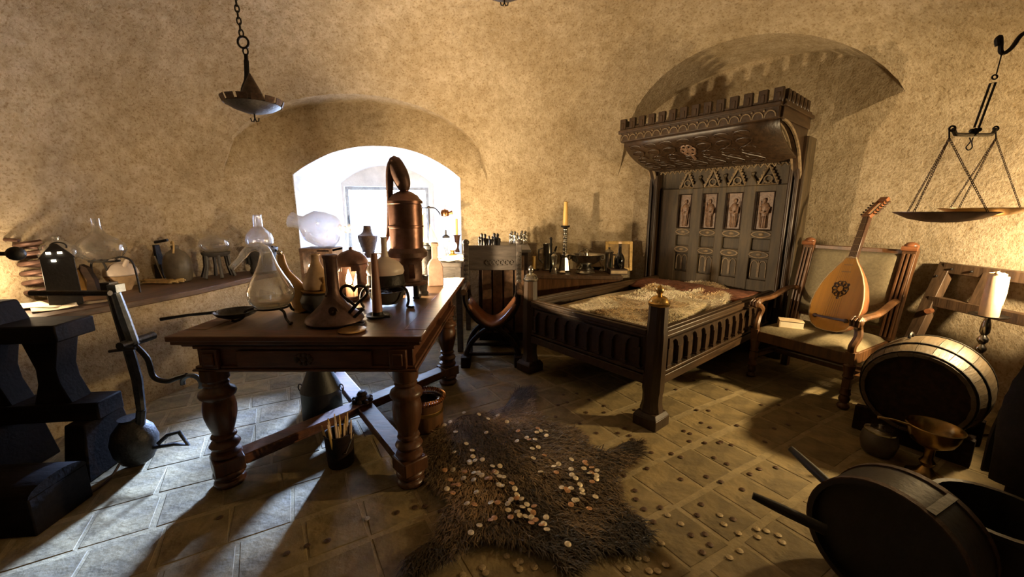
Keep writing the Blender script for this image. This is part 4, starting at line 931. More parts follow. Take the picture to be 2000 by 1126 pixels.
def figs(cells, m, lab, grp):
    for i, (x, y) in enumerate(cells):
        o = bpy.data.objects.new('figurine', fme[(i % 3, m)]); o.scale = (1.25,)*3; COL.objects.link(o); o.location = (x, y, 1.041); o.rotation_euler = (0, 0, i); tag(o, lab, 'figurine', grp)
figs([(-.325+.05*(i % 4)+.004*i, 3.97+.08*(i//4)+.012*(i % 3)) for i in range(12)], 'iron', 'small dark game figure in the left group on the cabinet top', 'dark figures on the cabinet')
figs([(-.02+.05*(i % 4)+.004*i, 4.62+.08*(i//4)+.012*(i % 3)) for i in range(12)], 'pewter', 'small pale game figure in the right rear group on the cabinet top', 'pale figures on the cabinet')
DZ = .9235
def ds(px, py): return Spot(px, py, DZ)
for i, (px, py, w, d, rz) in enumerate(((880, 502, 60, 60, .3), (866, 508, 50, 40, -.5), (842, 505, 50, 50, .1), (885, 511, 44, 30, .8))):
    s = ds(px, py); b = MB(); b.grid(lambda u, v: ((u-.5)*w*s.k, (v-.5)*d*s.k, .004+.004*i+s.k*1.6*abs(math.sin(u*3+v*2+i))), 8, 6)
    tag(obj('parchment', b, M['paper'], None, s.p, (0,0,rz), solid=.002), ('broad curling parchment at the right of the writing desk', 'parchment hanging over the front of the writing desk', 'parchment under the candles on the writing desk', 'small parchment next to the chair back')[i], 'paper', 'parchments on the writing desk')
s = ds(832, 505); s.p.x -= 0; t = s.thing('white_candle', 'tall white candle with a yellow tip beside the folded parchment on the desk', 'candle'); b = MB(); b.lathe(s.pr([(8,0),(9,3),(5,5),(0,5)]), 14); obj('dish', b, M['pewter'], t); b = MB(); b.lathe(s.pr([(4.5,5),(4.2,74),(3,84),(0,86)]), 12); obj('candle', b, M['wax'], t)
s = ds(850, 500); b = MB(); k = s.k; b.add([(-14*k,0,0),(14*k,-4*k,0),(-8*k,-1*k,62*k),(-6*k,18*k,0),(20*k,10*k,0)], [[0,1,2],[1,4,2],[3,0,2]]); s.solo('folded_parchment', b, M['paper_tan'], 'tall folded parchment standing like a tent on the writing desk', 'paper', solid=.003, ang=0)
s = ds(838, 498); s.p.y += .08; t = s.thing('swing_burner', 'copper oil burner hanging from a thin curved arm on a stand by the window', 'burner')
b = MB(); b.tube(s.ts([(838,498),(838,412)]), 1.6*s.k, 8); b.lathe(s.pr([(12,0),(12,2),(3,5),(2,8)]), 16); obj('stand', b, M['iron'], t)
b = MB(); b.tube(spline(s.ts([(812,410),(832,410),(848,410),(856,416),(861,424)]), 5), 1.3*s.k, 6); b.ball(s.q(838,409), 3*s.k); obj('arm', b, M['iron'], t)
b = MB(); b.lathe(s.pr([(3,0),(8,2),(9,8),(7,13),(3,15),(0,15)]), 14, s.q(869,427)); b.tube([s.q(869,412), s.q(870,405)], .9*s.k, 6); b.tube(s.ts([(877,420),(884,418)]), [3*s.k, 4*s.k], 8); obj('burner', b, M['copper_bright'], t)
s = ds(893, 492); t = s.thing('copper_candle_cup', 'slim candle in a flared copper cup at the right of the writing desk', 'candle'); b = MB(); b.lathe(s.pr([(5,0),(4,4),(3,8),(4,14),(6,30),(8,32),(5,31),(0,20)]), 14); obj('cup', b, M['copper'], t); b = MB(); b.lathe(s.pr([(2.6,22),(2.3,62),(0,63)]), 10); obj('candle', b, M['wax_yellow'], t)
s = ds(872, 497); t = s.thing('glass_urn', 'small glass urn with a dark finial lid among the things on the desk', 'urn'); b = MB(); b.lathe(s.pr([(0,0),(7,0),(4,4),(3,8),(8,18),(9,26),(6,32)]), 16); obj('urn', b, M['glass_smoke'], t); b = MB(); b.lathe(s.pr([(8,32),(7,35),(2,38),(1.5,46),(0,47)]), 12); obj('lid', b, M['iron'], t)
s = ds(884, 499); t = s.thing('oil_lamp', 'small oil lamp with a glowing white globe by the parchments on the desk', 'lamp'); b = MB(); b.lathe(s.pr([(8,0),(9,2),(4,5),(4,8),(7,11)]), 14); obj('base', b, M['brass'], t); b = MB(); b.ball((0,0,19*s.k), 9*s.k, n=14); obj('globe', b, M['lamp_glow'], t)
# ------------------------------------------------------------------ folding X chair in front of the cabinet
t = thing('folding_chair', 'dark carved X-frame chair with a curved seat between the table and the bed', 'chair', (-.185, 3.635, 0), .02)
def xb(pts, w=.045): 
    b = MB(); P = spline([(x, 0, z) for x, z in pts], 6); b.tube(P, w/2, 8, flat=1.0); return b
for y in (-.15, .18):
    for s in (-1, 1):
        b = MB(); P = spline([(s*.24, y, .70), (s*.235, y, .60), (s*.17, y, .47), (s*.06, y, .385), (-s*.06, y, .345), (-s*.18, y, .24), (-s*.24, y, .12), (-s*.25, y, .05)], 6); b.tube(P, .024, 8)
        obj('curved_leg', b, M['wood_dark'], t)
for s in (-1, 1):
    b = MB(); b.box((s*.245, .015, .035), (.06, .46, .07)); b.box((s*.245, -.17, .05), (.085, .10, .10)); obj('runner', b, M['wood_dark'], t, bevel=.005)
    b = MB(); b.box((s*.255, .18, .90), (.050, .045, .40)); 
    for q in range(7): b.ball((s*.255, .155, .74+.045*q), .022, (1,.7,1), 8)
    b.ball((s*.255, .18, 1.12), .034, (1,1,.9), 10); obj('carved_post', b, M['wood_desk'], t, bevel=.003)
    b = MB(); b.tube([(s*.25, -.20, .705), (s*.25, .20, .715)], .028, 8); obj('arm_rest', b, M['wood_plank'], t)
b = MB(); b.box((0, .185, .97), (.46, .025, .24)); bp_ = obj('back_panel', b, M['wood_desk'], t, bevel=.004)
b = MB()
for q in range(6): b.tube([(-.05+.045*q+.018*cos(a), .168, .925+.022*sin(a)) for a in [i*PI/5 for i in range(9)]], .006, 6)
obj('leaf_carving', b, M['wood_desk'], bp_)
b = MB(); b.grid(lambda u, v: ((u-.5)*.44, -.17+.36*v, .585-.20*math.cos((u-.5)*PI)), 14, 3); obj('seat', b, M['wood_red'], t, solid=.02)
for y in (-.12, .16):
    b = MB(); b.tube([(-.245, y, .10), (.245, y, .10)], .016, 8); obj('stretcher', b, M['wood_dark'], t)

# ------------------------------------------------------------------ lute and book on the armchair
ACM = T(2.25, 2.95, 0) @ RZ(math.atan2(-.866, .5))
lu = thing('lute', 'pear-shaped golden lute with a bent dark neck leaning in the armchair', 'lute')
prof = [(0,0),(.07,.006),(.115,.03),(.148,.075),(.165,.13),(.168,.18),(.16,.24),(.14,.31),(.11,.375),(.075,.43),(.045,.47),(.032,.495),(0,.50)]
pr2 = [(w, z) for w, z in prof]
out = [(w, z) for w, z in pr2]+[(-w, z) for w, z in pr2[::-1][1:-1]]
b = MB(); b.prism(out, .006, XZ @ T(0,0,-.003)); tp = obj('soundboard', b, M['wood_lute'], lu, ang=20)
b = MB()
def bowl(u, v):
    z = v*.5; i = max(j for j in range(len(prof)) if prof[j][1] <= z+1e-9); j = min(i+1, len(prof)-1)
    w = prof[i][0]+(prof[j][0]-prof[i][0])*((z-prof[i][1])/max(1e-6, prof[j][1]-prof[i][1])); a = PI*u
    return (w*cos(a), .003+w*.85*sin(a), z)
b.grid(bowl, 18, 40); obj('ribbed_bowl', b, M['wood_red'], lu, ang=10)
b = MB(); b.tube([(x, -.003, z) for x, z in out], .0035, 6, True); obj('edge_binding', b, M['paper_tan'], lu)
b = MB()
for q in range(10): a = 2*PI*q/10; b.tube([(.036*cos(a)+.016*cos(a+i*PI/4), -.006, .285+.036*sin(a)+.016*sin(a+i*PI/4)) for i in range(8)], .0035, 5, True)
for q in range(3): b.ball((.05*cos(q*2*PI/3-PI/2), -.004, .285+.06*sin(q*2*PI/3-PI/2)), .010, (1,.15,1.1), 8)
obj('rose', b, M['wood_lute_dark'], lu)
b = MB(); b.box((0, -.010, .085), (.20, .012, .014)); b.ball((-.105,-.009,.085), .014, (1.2,.6,1)); b.ball((.105,-.009,.085), .014, (1.2,.6,1)); obj('bridge', b, M['wood_lute_dark'], lu)
b = MB(); b.box((0, .012, .63), (.052, .028, .30), tx=.8); nk = obj('neck', b, M['wood_lute_dark'], lu, bevel=.004)
b = MB()
for q in range(8): b.box((0, -.004, .40+.046*q), (.056, .003, .003))
obj('frets', b, M['string'], nk); nk.children[0]['kind'] = 'stuff'
b = MB(); MH = T(0, .008, .775) @ RX(-.55)
b.box((-.022,0,.075),(.009,.022,.16), MH); b.box((.022,0,.075),(.009,.022,.16), MH); b.box((0,.0,.155),(.05,.024,.035), MH); b.box((0,.0,.0),(.05,.024,.02), MH)
ph_ = obj('pegbox', b, M['wood_red'], lu, bevel=.002)
for q in range(6):
    for s_ in (-1, 1):
        b = MB(); p0 = MH @ Vector((s_*.02, 0, .02+.022*q)); p1 = MH @ Vector((s_*.05, 0, .02+.022*q)); b.tube([p0, p1], .0035, 6); b.ball(p1, .007, (.6,1,1), 6); obj('peg', b, M['wood_lute_dark'], ph_)
for q in range(7):
    x = -.045+.015*q; b = MB(); b.tube([(x, -.016, .09), (x*.4, -.014, .775)], .0006, 4); obj('string', b, M['string'], lu)
lm = ACM @ T(.06, .27, .475) @ RZ(-.35) @ RY(-.07) @ RX(-.30); lu.matrix_world = lm @ Matrix.Scale(1.22, 4)
bk = thing('small_book', 'small pale closed book lying on the left of the armchair seat', 'book'); bk.matrix_world = ACM @ T(-.15, .16, .469) @ RZ(.55)
b = MB(); b.box((0,0,.003),(.17,.12,.006)); b.box((0,0,.057),(.17,.12,.006)); b.box((-.083,0,.03),(.005,.12,.056)); obj('cover', b, M['paper_tan'], bk, bevel=.002)
b = MB(); b.box((.002,0,.03),(.158,.112,.048)); obj('pages', b, M['paper'], bk)

# ------------------------------------------------------------------ furs
def inside(poly, x, y):
    r = False; n = len(poly)
    for i in range(n):
        (x1, y1), (x2, y2) = poly[i], poly[(i+1) % n]
        if (y1 > y) != (y2 > y) and x < (x2-x1)*(y-y1)/(y2-y1)+x1: r = not r
    return r
def fur(name, poly, n, length, base, heightfn, cfn, lean, parent, width=.004):
    "blades of hair, two triangles each, with a colour attribute"
    xs = [p[0] for p in poly]; ys = [p[1] for p in poly]; v = []; f = []; cl = []; cnt = 0
    while cnt < n:
        x, y = rng.uniform(min(xs), max(xs)), rng.uniform(min(ys), max(ys))
        if not inside(poly, x, y): continue
        z = heightfn(x, y); a = lean(x, y)+rng.normal(0, .45); L2 = length*rng.uniform(.6, 1.25); up = rng.uniform(.10, .42)
        dx, dy = cos(a)*L2*(1-up*.5), sin(a)*L2*(1-up*.5); w = width*rng.uniform(.6, 1.2); nx, ny = -sin(a)*w, cos(a)*w
        h = L2*up; o = len(v)
        v += [(x-nx, y-ny, z), (x+nx, y+ny, z), (x+dx*.55+nx*.7, y+dy*.55+ny*.7, z+h*.8), (x+dx*.55-nx*.7, y+dy*.55-ny*.7, z+h*.8), (x+dx, y+dy, z+h*.75)]
        f += [[o, o+1, o+2, o+3], [o+3, o+2, o+4]]; c = cfn(x, y); cl += [c]*5; cnt += 1
    me = bpy.data.meshes.new(name); me.from_pydata(v, [], f); me.update()
    at_ = me.color_attributes.new('tint', 'FLOAT_COLOR', 'POINT'); at_.data.foreach_set('color', np.array([(*c, 1) for c in cl], dtype=np.float32).ravel())
    me.materials.append(M['fur']); o = bpy.data.objects.new(name, me); COL.objects.link(o); o.parent = parent; o['kind'] = 'stuff'; return o
m = bpy.data.materials.new('fur'); m.use_nodes = True; b_ = m.node_tree.nodes['Principled BSDF']; vc = m.node_tree.nodes.new('ShaderNodeVertexColor'); vc.layer_name = 'tint'
m.node_tree.links.new(vc.outputs[0], b_.inputs['Base Color']); b_.inputs['Roughness'].default_value = .6; M['fur'] = m
RUGPX = [(862,838),(905,815),(945,812),(985,800),(1008,765),(1040,762),(1036,800),(1060,828),(1120,843),(1152,885),(1190,890),(1222,870),(1250,866),(1246,900),(1200,930),(1212,985),(1268,1042),(1252,1075),(1150,1082),(1125,1118),(1092,1120),(1072,1090),(1000,1062),(930,1056),(885,1090),(835,1120),(785,1122),(792,1095),(850,1058),(868,1010),(884,985),(850,952),(826,930),(830,880)]
RUG = [tuple(at(x, y, 0)[:2]) for x, y in RUGPX]
rc = (.02, 1.98)
def rug_h(x, y): return .012+.022*max(0, 1-math.hypot(x-rc[0], y-rc[1])/.9)+.012*mnoise.noise(Vector((x*4, y*4, 0)))
rug = thing('fur_rug', 'dark brown animal hide rug spread on the tiles and strewn with coins', 'rug', (rc[0], rc[1], 0))
bm = bmesh.new(); vs = [bm.verts.new((x-rc[0], y-rc[1], .004)) for x, y in RUG]; fc = bm.faces.new(vs); bmesh.ops.triangulate(bm, faces=[fc]); bmesh.ops.subdivide_edges(bm, edges=bm.edges[:], cuts=3, use_grid_fill=True)
for q in bm.verts: q.co.z = max(.004, rug_h(q.co.x+rc[0], q.co.y+rc[1])-.004)
me = bpy.data.meshes.new('hide'); bm.to_mesh(me); bm.free(); me.materials.append(M['hide']); me.shade_smooth()
o = bpy.data.objects.new('hide', me); COL.objects.link(o); o.parent = rug; q = o.modifiers.new('s', 'SOLIDIFY'); q.thickness = .008
def rug_c(x, y):
    a = mnoise.noise(Vector((x*3, y*3, 5))); c = np.array([.12,.075,.033])*(1+.8*a+rng.uniform(-.6,.7))
    if a > .25: c = c*1.5+np.array([.02,.014,.008])
    spine = abs((x+.28)*.9+(y-2.4)*.45)
    if spine < .07: c *= .45
    ends = min(math.hypot(x-p[0], y-p[1]) for p in [RUG[4], RUG[12], RUG[26], RUG[17], RUG[20]])
    if ends < .2: c *= .35
    if math.hypot(x+.27, y-2.55) < .16: c = c*1.6+.03
    return tuple(np.clip(c, .004, 1))
h = fur('fur_pile', RUG, 24000, .075, 0, lambda x, y: rug_h(x, y)-.003, rug_c, lambda x, y: math.atan2(y-2.6, x+.35)+.6*mnoise.noise(Vector((x*2, y*2, 9))), rug, .0034); h.location = (-rc[0], -rc[1], 0)
# pale fur throw on the bed, in bed coordinates
BM_ = T(BO.x, BO.y, 0) @ RZ(math.atan2(BW.y, BW.x)); BMI = BM_.inverted()
THPX = [(1052,646),(1085,612),(1105,602),(1180,588),(1245,572),(1300,548),(1350,552),(1400,556),(1425,575),(1415,600),(1375,612),(1385,590),(1345,632),(1290,658),(1262,668),(1200,655),(1150,642),(1100,640)]
THR = [(max(-.57, min(.57, q.x)), max(.05, q.y)) for q in [BMI @ at(x, y, .62) for x, y in THPX]]
def th_h(x, y): return .606+.05*(.5+.5*mnoise.noise(Vector((x*5, y*5, 3))))+.016*math.sin(x*9+y*7)
throw = bpy.data.objects.new('fur_throw', None); COL.objects.link(throw); throw.matrix_world = BM_ @ T(0, .9, .602); tag(throw, 'shaggy cream fur throw with brown speckles spread over the bed', 'throw')
bm = bmesh.new(); vs = [bm.verts.new((x, y-.9, 0)) for x, y in THR]; fc = bm.faces.new(vs); bmesh.ops.triangulate(bm, faces=[fc]); bmesh.ops.subdivide_edges(bm, edges=bm.edges[:], cuts=4, use_grid_fill=True)
for q in bm.verts: q.co.z = th_h(q.co.x, q.co.y+.9)-.606
me = bpy.data.meshes.new('hide'); bm.to_mesh(me); bm.free(); me.materials.append(M['mattress']); me.shade_smooth(); o = bpy.data.objects.new('hide', me); COL.objects.link(o); o.parent = throw; q = o.modifiers.new('s', 'SOLIDIFY'); q.thickness = .01
def th_c(x, y):
    c = np.array([1.0,.87,.64])*rng.uniform(.75, 1.15); a = mnoise.noise(Vector((x*2.4+3, y*2.4, 1)))
    e = .5+.5*mnoise.noise(Vector((x*22, y*22, 7)))
    if a > .10 and e > .60: c *= np.array([.34,.23,.15])
    elif a > .15: c *= np.array([.85,.74,.58])
    return tuple(np.clip(c, .01, 1))
h = fur('fur_pile', THR, 20000, .05, 0, th_h, th_c, lambda x, y: math.atan2(y-.8, x)+1.2*mnoise.noise(Vector((x*3, y*3, 4))), throw, .0035); h.location = (0, -.9, -.602)
b = MB(); b.grid(lambda u, v: (-.58+1.16*u, 1.46+.56*v, .606+.05*math.sin(v*PI)**.6+.014*mnoise.noise(Vector((u*9, v*7, 2)))), 26, 14)
o = obj('red_blanket', b, M['blanket'], None, solid=.012); o.matrix_world = BM_; tag(o, 'dark russet blanket folded at the head of the bed', 'blanket')

# ------------------------------------------------------------------ coins
cb = MB(); cb.lathe([(0,0),(.0135,0),(.0145,.0006),(.0145,.0018),(.0135,.0024),(0,.0024)], 12)
cme = {m_: mesh_of('coin', cb, M[m_]) for m_ in ('coin_pale', 'coin_copper', 'coin_pale_dim', 'coin_dark')}
def coin(x, y, z, m_, lab, grp, tilt=.25, sc=1):
    o = bpy.data.objects.new('coin', cme[m_]); COL.objects.link(o); o.location = (x, y, z); o.rotation_euler = (rng.uniform(-tilt, tilt), rng.uniform(-tilt, tilt), rng.uniform(0, 6)); o.scale = (sc, sc, 1); tag(o, lab, 'coin', grp)
ZC = '''405,238 487,250 536,274 588,257 330,290 300,307 638,292 526,350 360,346 698,345 805,328 822,342 850,342 852,368 745,380 757,389 790,388 800,350 692,399 418,415 808,432 775,440 450,452 352,459 454,487 781,497 841,480 434,512 438,522 505,509 465,510 892,545 917,532 985,558 1055,549 1096,540 1125,556 987,500 1060,510 905,578 989,588 1085,573 1098,570 1123,583 1010,604 1122,604 1099,620 302,552 346,553 332,606 404,602 410,567 460,575 484,578 502,590 530,606 546,606 570,572 580,578 597,596 600,545 458,612 350,633 375,636 313,655 345,680 472,678 595,638 612,645 664,632 680,660 692,690 690,705 716,710 660,713 422,741 463,745 551,731 588,729 643,734 645,768 746,737 722,750 763,768 785,745 694,775 707,796 739,801 658,807 770,806 793,820 770,836 780,780 838,842 826,846 854,874 551,826 570,815 489,854 443,891 637,933 734,979 637,1012 370,1020 710,1040 687,1058 505,1075 522,1103 707,1085 787,1073 275,1042 400,1115 960,660 935,652 985,655 1043,662 1047,680 1033,637 1015,712 1003,713 967,668 985,735 1117,697 1083,757 968,956 1066,524 850,805 820,575 620,600 560,545'''
for i, q in enumerate(ZC.split()):
    x, y = (float(a) for a in q.split(',')); p = at(760+x/2.773, 720+y/2.773, .045)
    cop = rng.uniform() < .26
    if inside(RUG, p.x, p.y): coin(p.x, p.y, rug_h(p.x, p.y)+.030, 'coin_copper' if cop else 'coin_pale', 'coppery round coin lying in the brown fur of the rug' if cop else 'pale round coin lying in the brown fur of the rug', 'copper coins on the fur rug' if cop else 'pale coins on the fur rug', .3)
    else:
        p = at(760+x/2.773, 720+y/2.773, .002); coin(p.x, p.y, .0015, 'coin_pale_dim', 'pale round coin lying on the floor tiles', 'pale coins on the floor tiles', .04)
for x, y in ((1478,1032),(1497,1036),(1442,1040),(1480,1048),(1528,1058),(1445,1075),(1262,1091),(1284,1114),(1268,1114),(1414,1023),(1406,1005),(1304,1005),(1330,1022),(1292,1060),(1520,1044),(1425,1088),(717,1012),(1225,1110),(1300,1102),(1246,1088)):
    p = at(x, y, .002); coin(p.x, p.y, .0015, 'coin_pale_dim', 'pale round coin lying on the floor tiles', 'pale coins on the floor tiles', .04)
DK = '''1180,792 1296,804 1236,857 1272,883 1312,885 1330,892 1361,800 1384,801 1370,825 1387,834 1336,841 1348,846 1377,864 1404,864 1409,862 1429,868 1347,861 1242,974 1258,993 1370,984 1362,1005 1276,1018 1377,1042 1387,1063 1372,1078 1350,1044 1432,1013 1483,915 1516,912 1494,862 1540,829 1512,836 1558,806 1600,812 1520,790 1487,790 1440,830 1290,990 1264,914 1219,928 1240,957 1165,845 1147,853 1105,838 1132,826 1207,845 1220,836 1100,770 1126,768 1108,785 1090,790 1180,805 1085,813 1145,805 1260,828 1230,850 1254,864 810,990 830,988 775,1000 860,998 600,1065 560,1080 640,1055 430,1010 1000,690 1065,716 1102,734 940,715 960,730 1320,760 1355,742 1420,760 1385,735 1240,800 1150,780 1408,940 1450,955 1465,925 1330,935 1380,930 1420,905 1395,893'''
for q in DK.split():
    x, y = (float(a) for a in q.split(',')); p = at(x, y, .002)
    if not inside(RUG, p.x, p.y): coin(p.x, p.y, .0015, 'coin_dark', 'small dark brown coin lying on the floor tiles', 'dark coins on the floor tiles', .04, .95)

# ------------------------------------------------------------------ under the table
p = at(632, 812, 0); t = thing('milk_can', 'big black metal can with a conical shoulder under the table', 'can', (p.x, p.y, 0))
b = MB(); b.lathe([(.125,0),(.13,.01),(.128,.20),(.132,.21),(.128,.22),(.12,.24),(.055,.40),(.05,.43),(.06,.435),(.06,.45),(.0,.45)], 26); obj('body', b, M['black_paint'], t)
for s_ in (-1, 1):
    b = MB(); b.tube([(s_*.13+.012*s_+.014*cos(a), 0, .215+.025*sin(a)) for a in [i*PI/6 for i in range(12)]], .004, 6, True); obj('ring_handle', b, M['iron'], t)
p = at(667, 903, 0); t = thing('taper_pail', 'dark wooden pail filled with thin upright candles under the table', 'pail', (p.x, p.y, 0))
b = MB(); b.lathe([(.068,0),(.07,.01),(.078,.19),(.082,.195),(.074,.195),(.066,.02),(0,.015)], 20); obj('body', b, M['wood_dark'], t)
b = MB(); b.tube([(-.08,0,.18),(-.07,-.02,.05),(.06,-.06,.1),(.085,0,.18)], .003, 6); obj('bail', b, M['pewter'], t)
tp_me = mesh_of('thin_candle', MB().lathe([(.007,0),(.0065,.20),(.003,.24),(0,.243)], 8), M['wax']); tp_m2 = mesh_of('thin_candle', MB().lathe([(.007,0),(.0065,.20),(.003,.24),(0,.243)], 8), M['wax_yellow'])
for i in range(16):
    a = 2.4*i; r = .012*math.sqrt(i)+.005; o = bpy.data.objects.new('thin_candle', tp_me if i % 3 else tp_m2); COL.objects.link(o); o.location = (p.x+r*cos(a), p.y+r*sin(a), .017+.004*(i % 4)); o.rotation_euler = (r*sin(a)*-3.2, r*cos(a)*3.2, 0); tag(o, 'thin wax candle standing upright in the dark pail under the table', 'candle', 'thin candles in the pail')
p = at(834, 832, 0); t = thing('rimmed_tub', 'round tub with a rope-twist rim and a brass band by the right front table leg', 'tub', (p.x, p.y, 0))
b = MB(); b.lathe([(.105,0),(.108,.01),(.11,.20),(.10,.20),(.095,.02),(0,.015)], 28); obj('body', b, M['wood_chair'], t)
b = MB(); b.lathe([(.111,.115),(.114,.118),(.114,.138),(.111,.141)], 28, close=True); obj('brass_band', b, M['brass'], t)
b = MB()
for i in range(44):
    a = 2*PI*i/44; a2 = a+.09; b.tube([(.118*cos(a), .118*sin(a), .200), (.126*cos((a+a2)/2), .126*sin((a+a2)/2), .214), (.112*cos(a2), .112*sin(a2), .226)], .008, 6)
o = obj('rope_rim', b, M['copper_bright'], t); o['kind'] = 'stuff'
b = MB(); b.lathe([(.075,.185),(.098,.19),(.10,.20),(.075,.197)], 28, close=True); obj('inner_rim', b, M['pewter'], t)

# ------------------------------------------------------------------ hanging lamps
def hanging_lamp(px, py, Y, label, zlink):
    c = aty(px, py, Y); t = thing('hanging_lamp', label, 'lamp', c)
    b = MB(); b.lathe([(0,-.045),(.05,-.04),(.11,-.02),(.15,.005),(.152,.012),(.145,.010),(.10,-.012),(.0,-.03)], 28); obj('dish', b, M['iron'], t)
    for i in range(14):
        a = 2*PI*i/14; b = MB(); b.prism([(-.026,0),(.026,0),(.029,.036),(-.029,.036)], .004, T(.152*cos(a), .152*sin(a), .006) @ RZ(a+PI/2) @ RX(.35) @ XZ); obj('merlon', b, M['iron_rust'], t)
    b = MB(); b.lathe([(.085,-.005),(.08,.01),(.045,.10),(.004,.185),(0,.187)], 20); obj('cone', b, M['iron_rust'], t)
    b = MB(); b.tube(spline([(-.07,.02,0),(-.066,.02,.09),(-.035,.02,.16),(-.025,.02,.25),(-.022,.02,.30)], 6), [.016]*20+[.012]*5, 8, flat=.6); obj('strap', b, M['iron'], t)
    b = MB(); b.tube([(-.022+.015*cos(a), .02, .315+.022*sin(a)) for a in [i*PI/6 for i in range(12)]], .005, 6, True); obj('eye', b, M['iron'], t)
    b = MB(); b.tube([(-.03+.032*cos(a), .02, .365+.032*sin(a)) for a in [i*PI/9 for i in range(18)]], .0065, 8, True); obj('ring', b, M['iron'], t)
    b = MB(); b.tube([(0,0,-.04),(0,0,-.075)], .005, 6)
    for s_ in (-1, 1): b.tube([(0,0,-.07),(s_*.008,0,-.09),(s_*.022,0,-.088),(s_*.026,0,-.07)], .004, 6)
    obj('hook', b, M['iron'], t)
    lk = MB(); lk.tube([(.011*cos(a), 0, .021*sin(a)) for a in [i*PI/6 for i in range(12)]], .0042, 6, True); lme = mesh_of('chain_link', lk, M['iron'])
    z = .415; i = 0
    while z+c.z < zlink:
        o = bpy.data.objects.new('chain_link', lme); COL.objects.link(o); o.parent = t; o.location = (-.035-.0035*math.sin(i*.5)-.018*min(1, (z-.41)/.5), .02, z); o.rotation_euler = (0, 0, .4+(PI/2 if i % 2 else 0)); z += .033; i += 1
    return t
hanging_lamp(495, 207, 2.6, 'dark iron hanging lamp with a notched dish and cone, chained above the table', 3.52)
hanging_lamp(985, -18, 3.0, 'second iron hanging lamp, only its hook and dish bottom in view at the top', 3.62)

# ------------------------------------------------------------------ balance scales on the wall bracket
SY = 2.0; c = aty(1903, 262, SY); k = kk(c)
def sq(px, py, d=0): return Vector(((px-1903)*k, d, (262-py)*k*1.02))
t = thing('iron_bracket', 'black wrought iron wall bracket with a curled hook carrying the scales', 'bracket', c)
b = MB(); b.tube(spline([sq(1912,108), sq(1908,98), sq(1913,93), sq(1917,104), sq(1920,117), sq(1928,120), sq(1940,110), sq(1952,90), sq(1972,82), sq(2010,72), sq(2310,-10, -.05)], 5), 3.6*k, 8); obj('hook_bar', b, M['iron'], t)
b = MB(); b.tube([sq(1966,84), sq(2010,108), sq(2310,210,-.05)], 3*k, 8); obj('brace', b, M['iron'], t)
t = thing('balance_scales', 'hanging iron balance scales with two shallow chained pans at the right', 'scales', c)
def sv(px, py): return aty(px, py, SY+.17*(px-1899)/45)-c          # points of the slanting beam
b = MB(); b.tube([sv(1862,252), sv(1866,262), sv(1880,263), sv(1903,263), sv(1926,263), sv(1938,262), sv(1944,252)], 3.4*k, 8)
for x in (1860, 1945): b.tube([sv(x,251)+Vector((5.5*k*cos(a), 0, 4.5*k*sin(a))) for a in [i*PI/6 for i in range(12)]], 1.6*k, 6, True)
b.ball(sq(1903,258), 7*k, (1,.7,1.1)); b.ball(sq(1897,256), 4.5*k); b.ball(sq(1910,254), 4.5*k); obj('beam', b, M['iron'], t)
b = MB()
b.tube([sq(1900,250), sq(1913,172), sq(1923,170), sq(1909,250)], 1.8*k, 6); b.tube([sq(1919,161)+Vector((5*k*cos(a), 0, 4*k*sin(a))) for a in [i*PI/6 for i in range(12)]], 1.4*k, 6, True); b.tube([sq(1921,156), sq(1923,120)], 1*k, 6); obj('shears', b, M['iron'], t)
b = MB(); b.tube(spline([sq(1895,268), sq(1898,276), sq(1892,286), sq(1898,291), sq(1904,286), sq(1901,276), sq(1902,268)], 5), 1*k, 6); obj('wire_loop', b, M['iron'], t)
PR = .172
for nm, hx, cx_, cy_, Y in (('left', 1854, 1843, 417, SY-.18), ('right', 1945, 1920, 409, SY+.18)):
    pc = aty(cx_, cy_, Y)-c; h0 = sv(hx, 270); b = MB(); b.lathe([(0,-.040),(.05,-.038),(.115,-.024),(PR,.006),(PR,.009),(.113,-.019),(0,-.034)], 36, pc); pan = obj('pan', b, M['copper_dark'] if nm == 'left' else M['brass'], t)
    for a in (190, 350, 90):
        e = pc+Vector((PR*.97*cos(R(a)), PR*.97*sin(R(a)), .008)); L2 = (e-h0).length; n = int(L2/(4.2*k)); b = MB(); dv = (e-h0)/n
        for i in range(n):
            m_ = h0+dv*(i+.5); ax = dv.normalized(); sd = Vector((1,0,0)).cross(ax).normalized() if i % 2 else ax.cross(Vector((0,1,0))).normalized()
            b.tube([m_+ax*(dv.length*.66*cos(q))+sd*(1.7*k*sin(q)) for q in [j*PI/3 for j in range(6)]], .6*k, 4, True)
        o = obj('chain', b, M['copper_dark'], pan); o['kind'] = 'stuff'
    b = MB(); b.tube([sv(hx, 252), h0], 1.2*k, 6); obj('hanger', b, M['iron'], t)

# ------------------------------------------------------------------ right wall: frame, candlestick, barrel, vessels
t = thing('wooden_frame', 'dark wooden frame with pegs leaning on the right wall behind the barrel', 'frame', (3.27, 2.68, 0))
def beam(a, c, w, h): 
    a = Vector(a); c = Vector(c); d = c-a; q = d.to_track_quat('Z', 'X').to_matrix().to_4x4(); b = MB(); b.box((0,0,d.length/2), (w, h, d.length), T(*a) @ q); return b
fx = lambda z: -.20+.27*z
for y in (.32, -.46): obj('upright', beam((fx(0), y, 0), (fx(1.02), y, 1.02), .06, .085), M['wood_frame'], t, bevel=.004)
for z, hh in ((.985, .075), (.73, .075)): obj('rail', beam((fx(z), .32, z), (fx(z), -.46, z), hh, .06), M['wood_frame'], t, bevel=.004)
obj('upright', beam((fx(.73), .02, .73), (fx(.985), .02, .985), .06, .08), M['wood_frame'], t, bevel=.004)
for z, y in ((.985,.25),(.985,.12),(.92,.33)):
    b = MB(); b.ball((fx(z)-.04, y, z), .009, n=8); obj('stud', b, M['iron'], t)
b = MB()
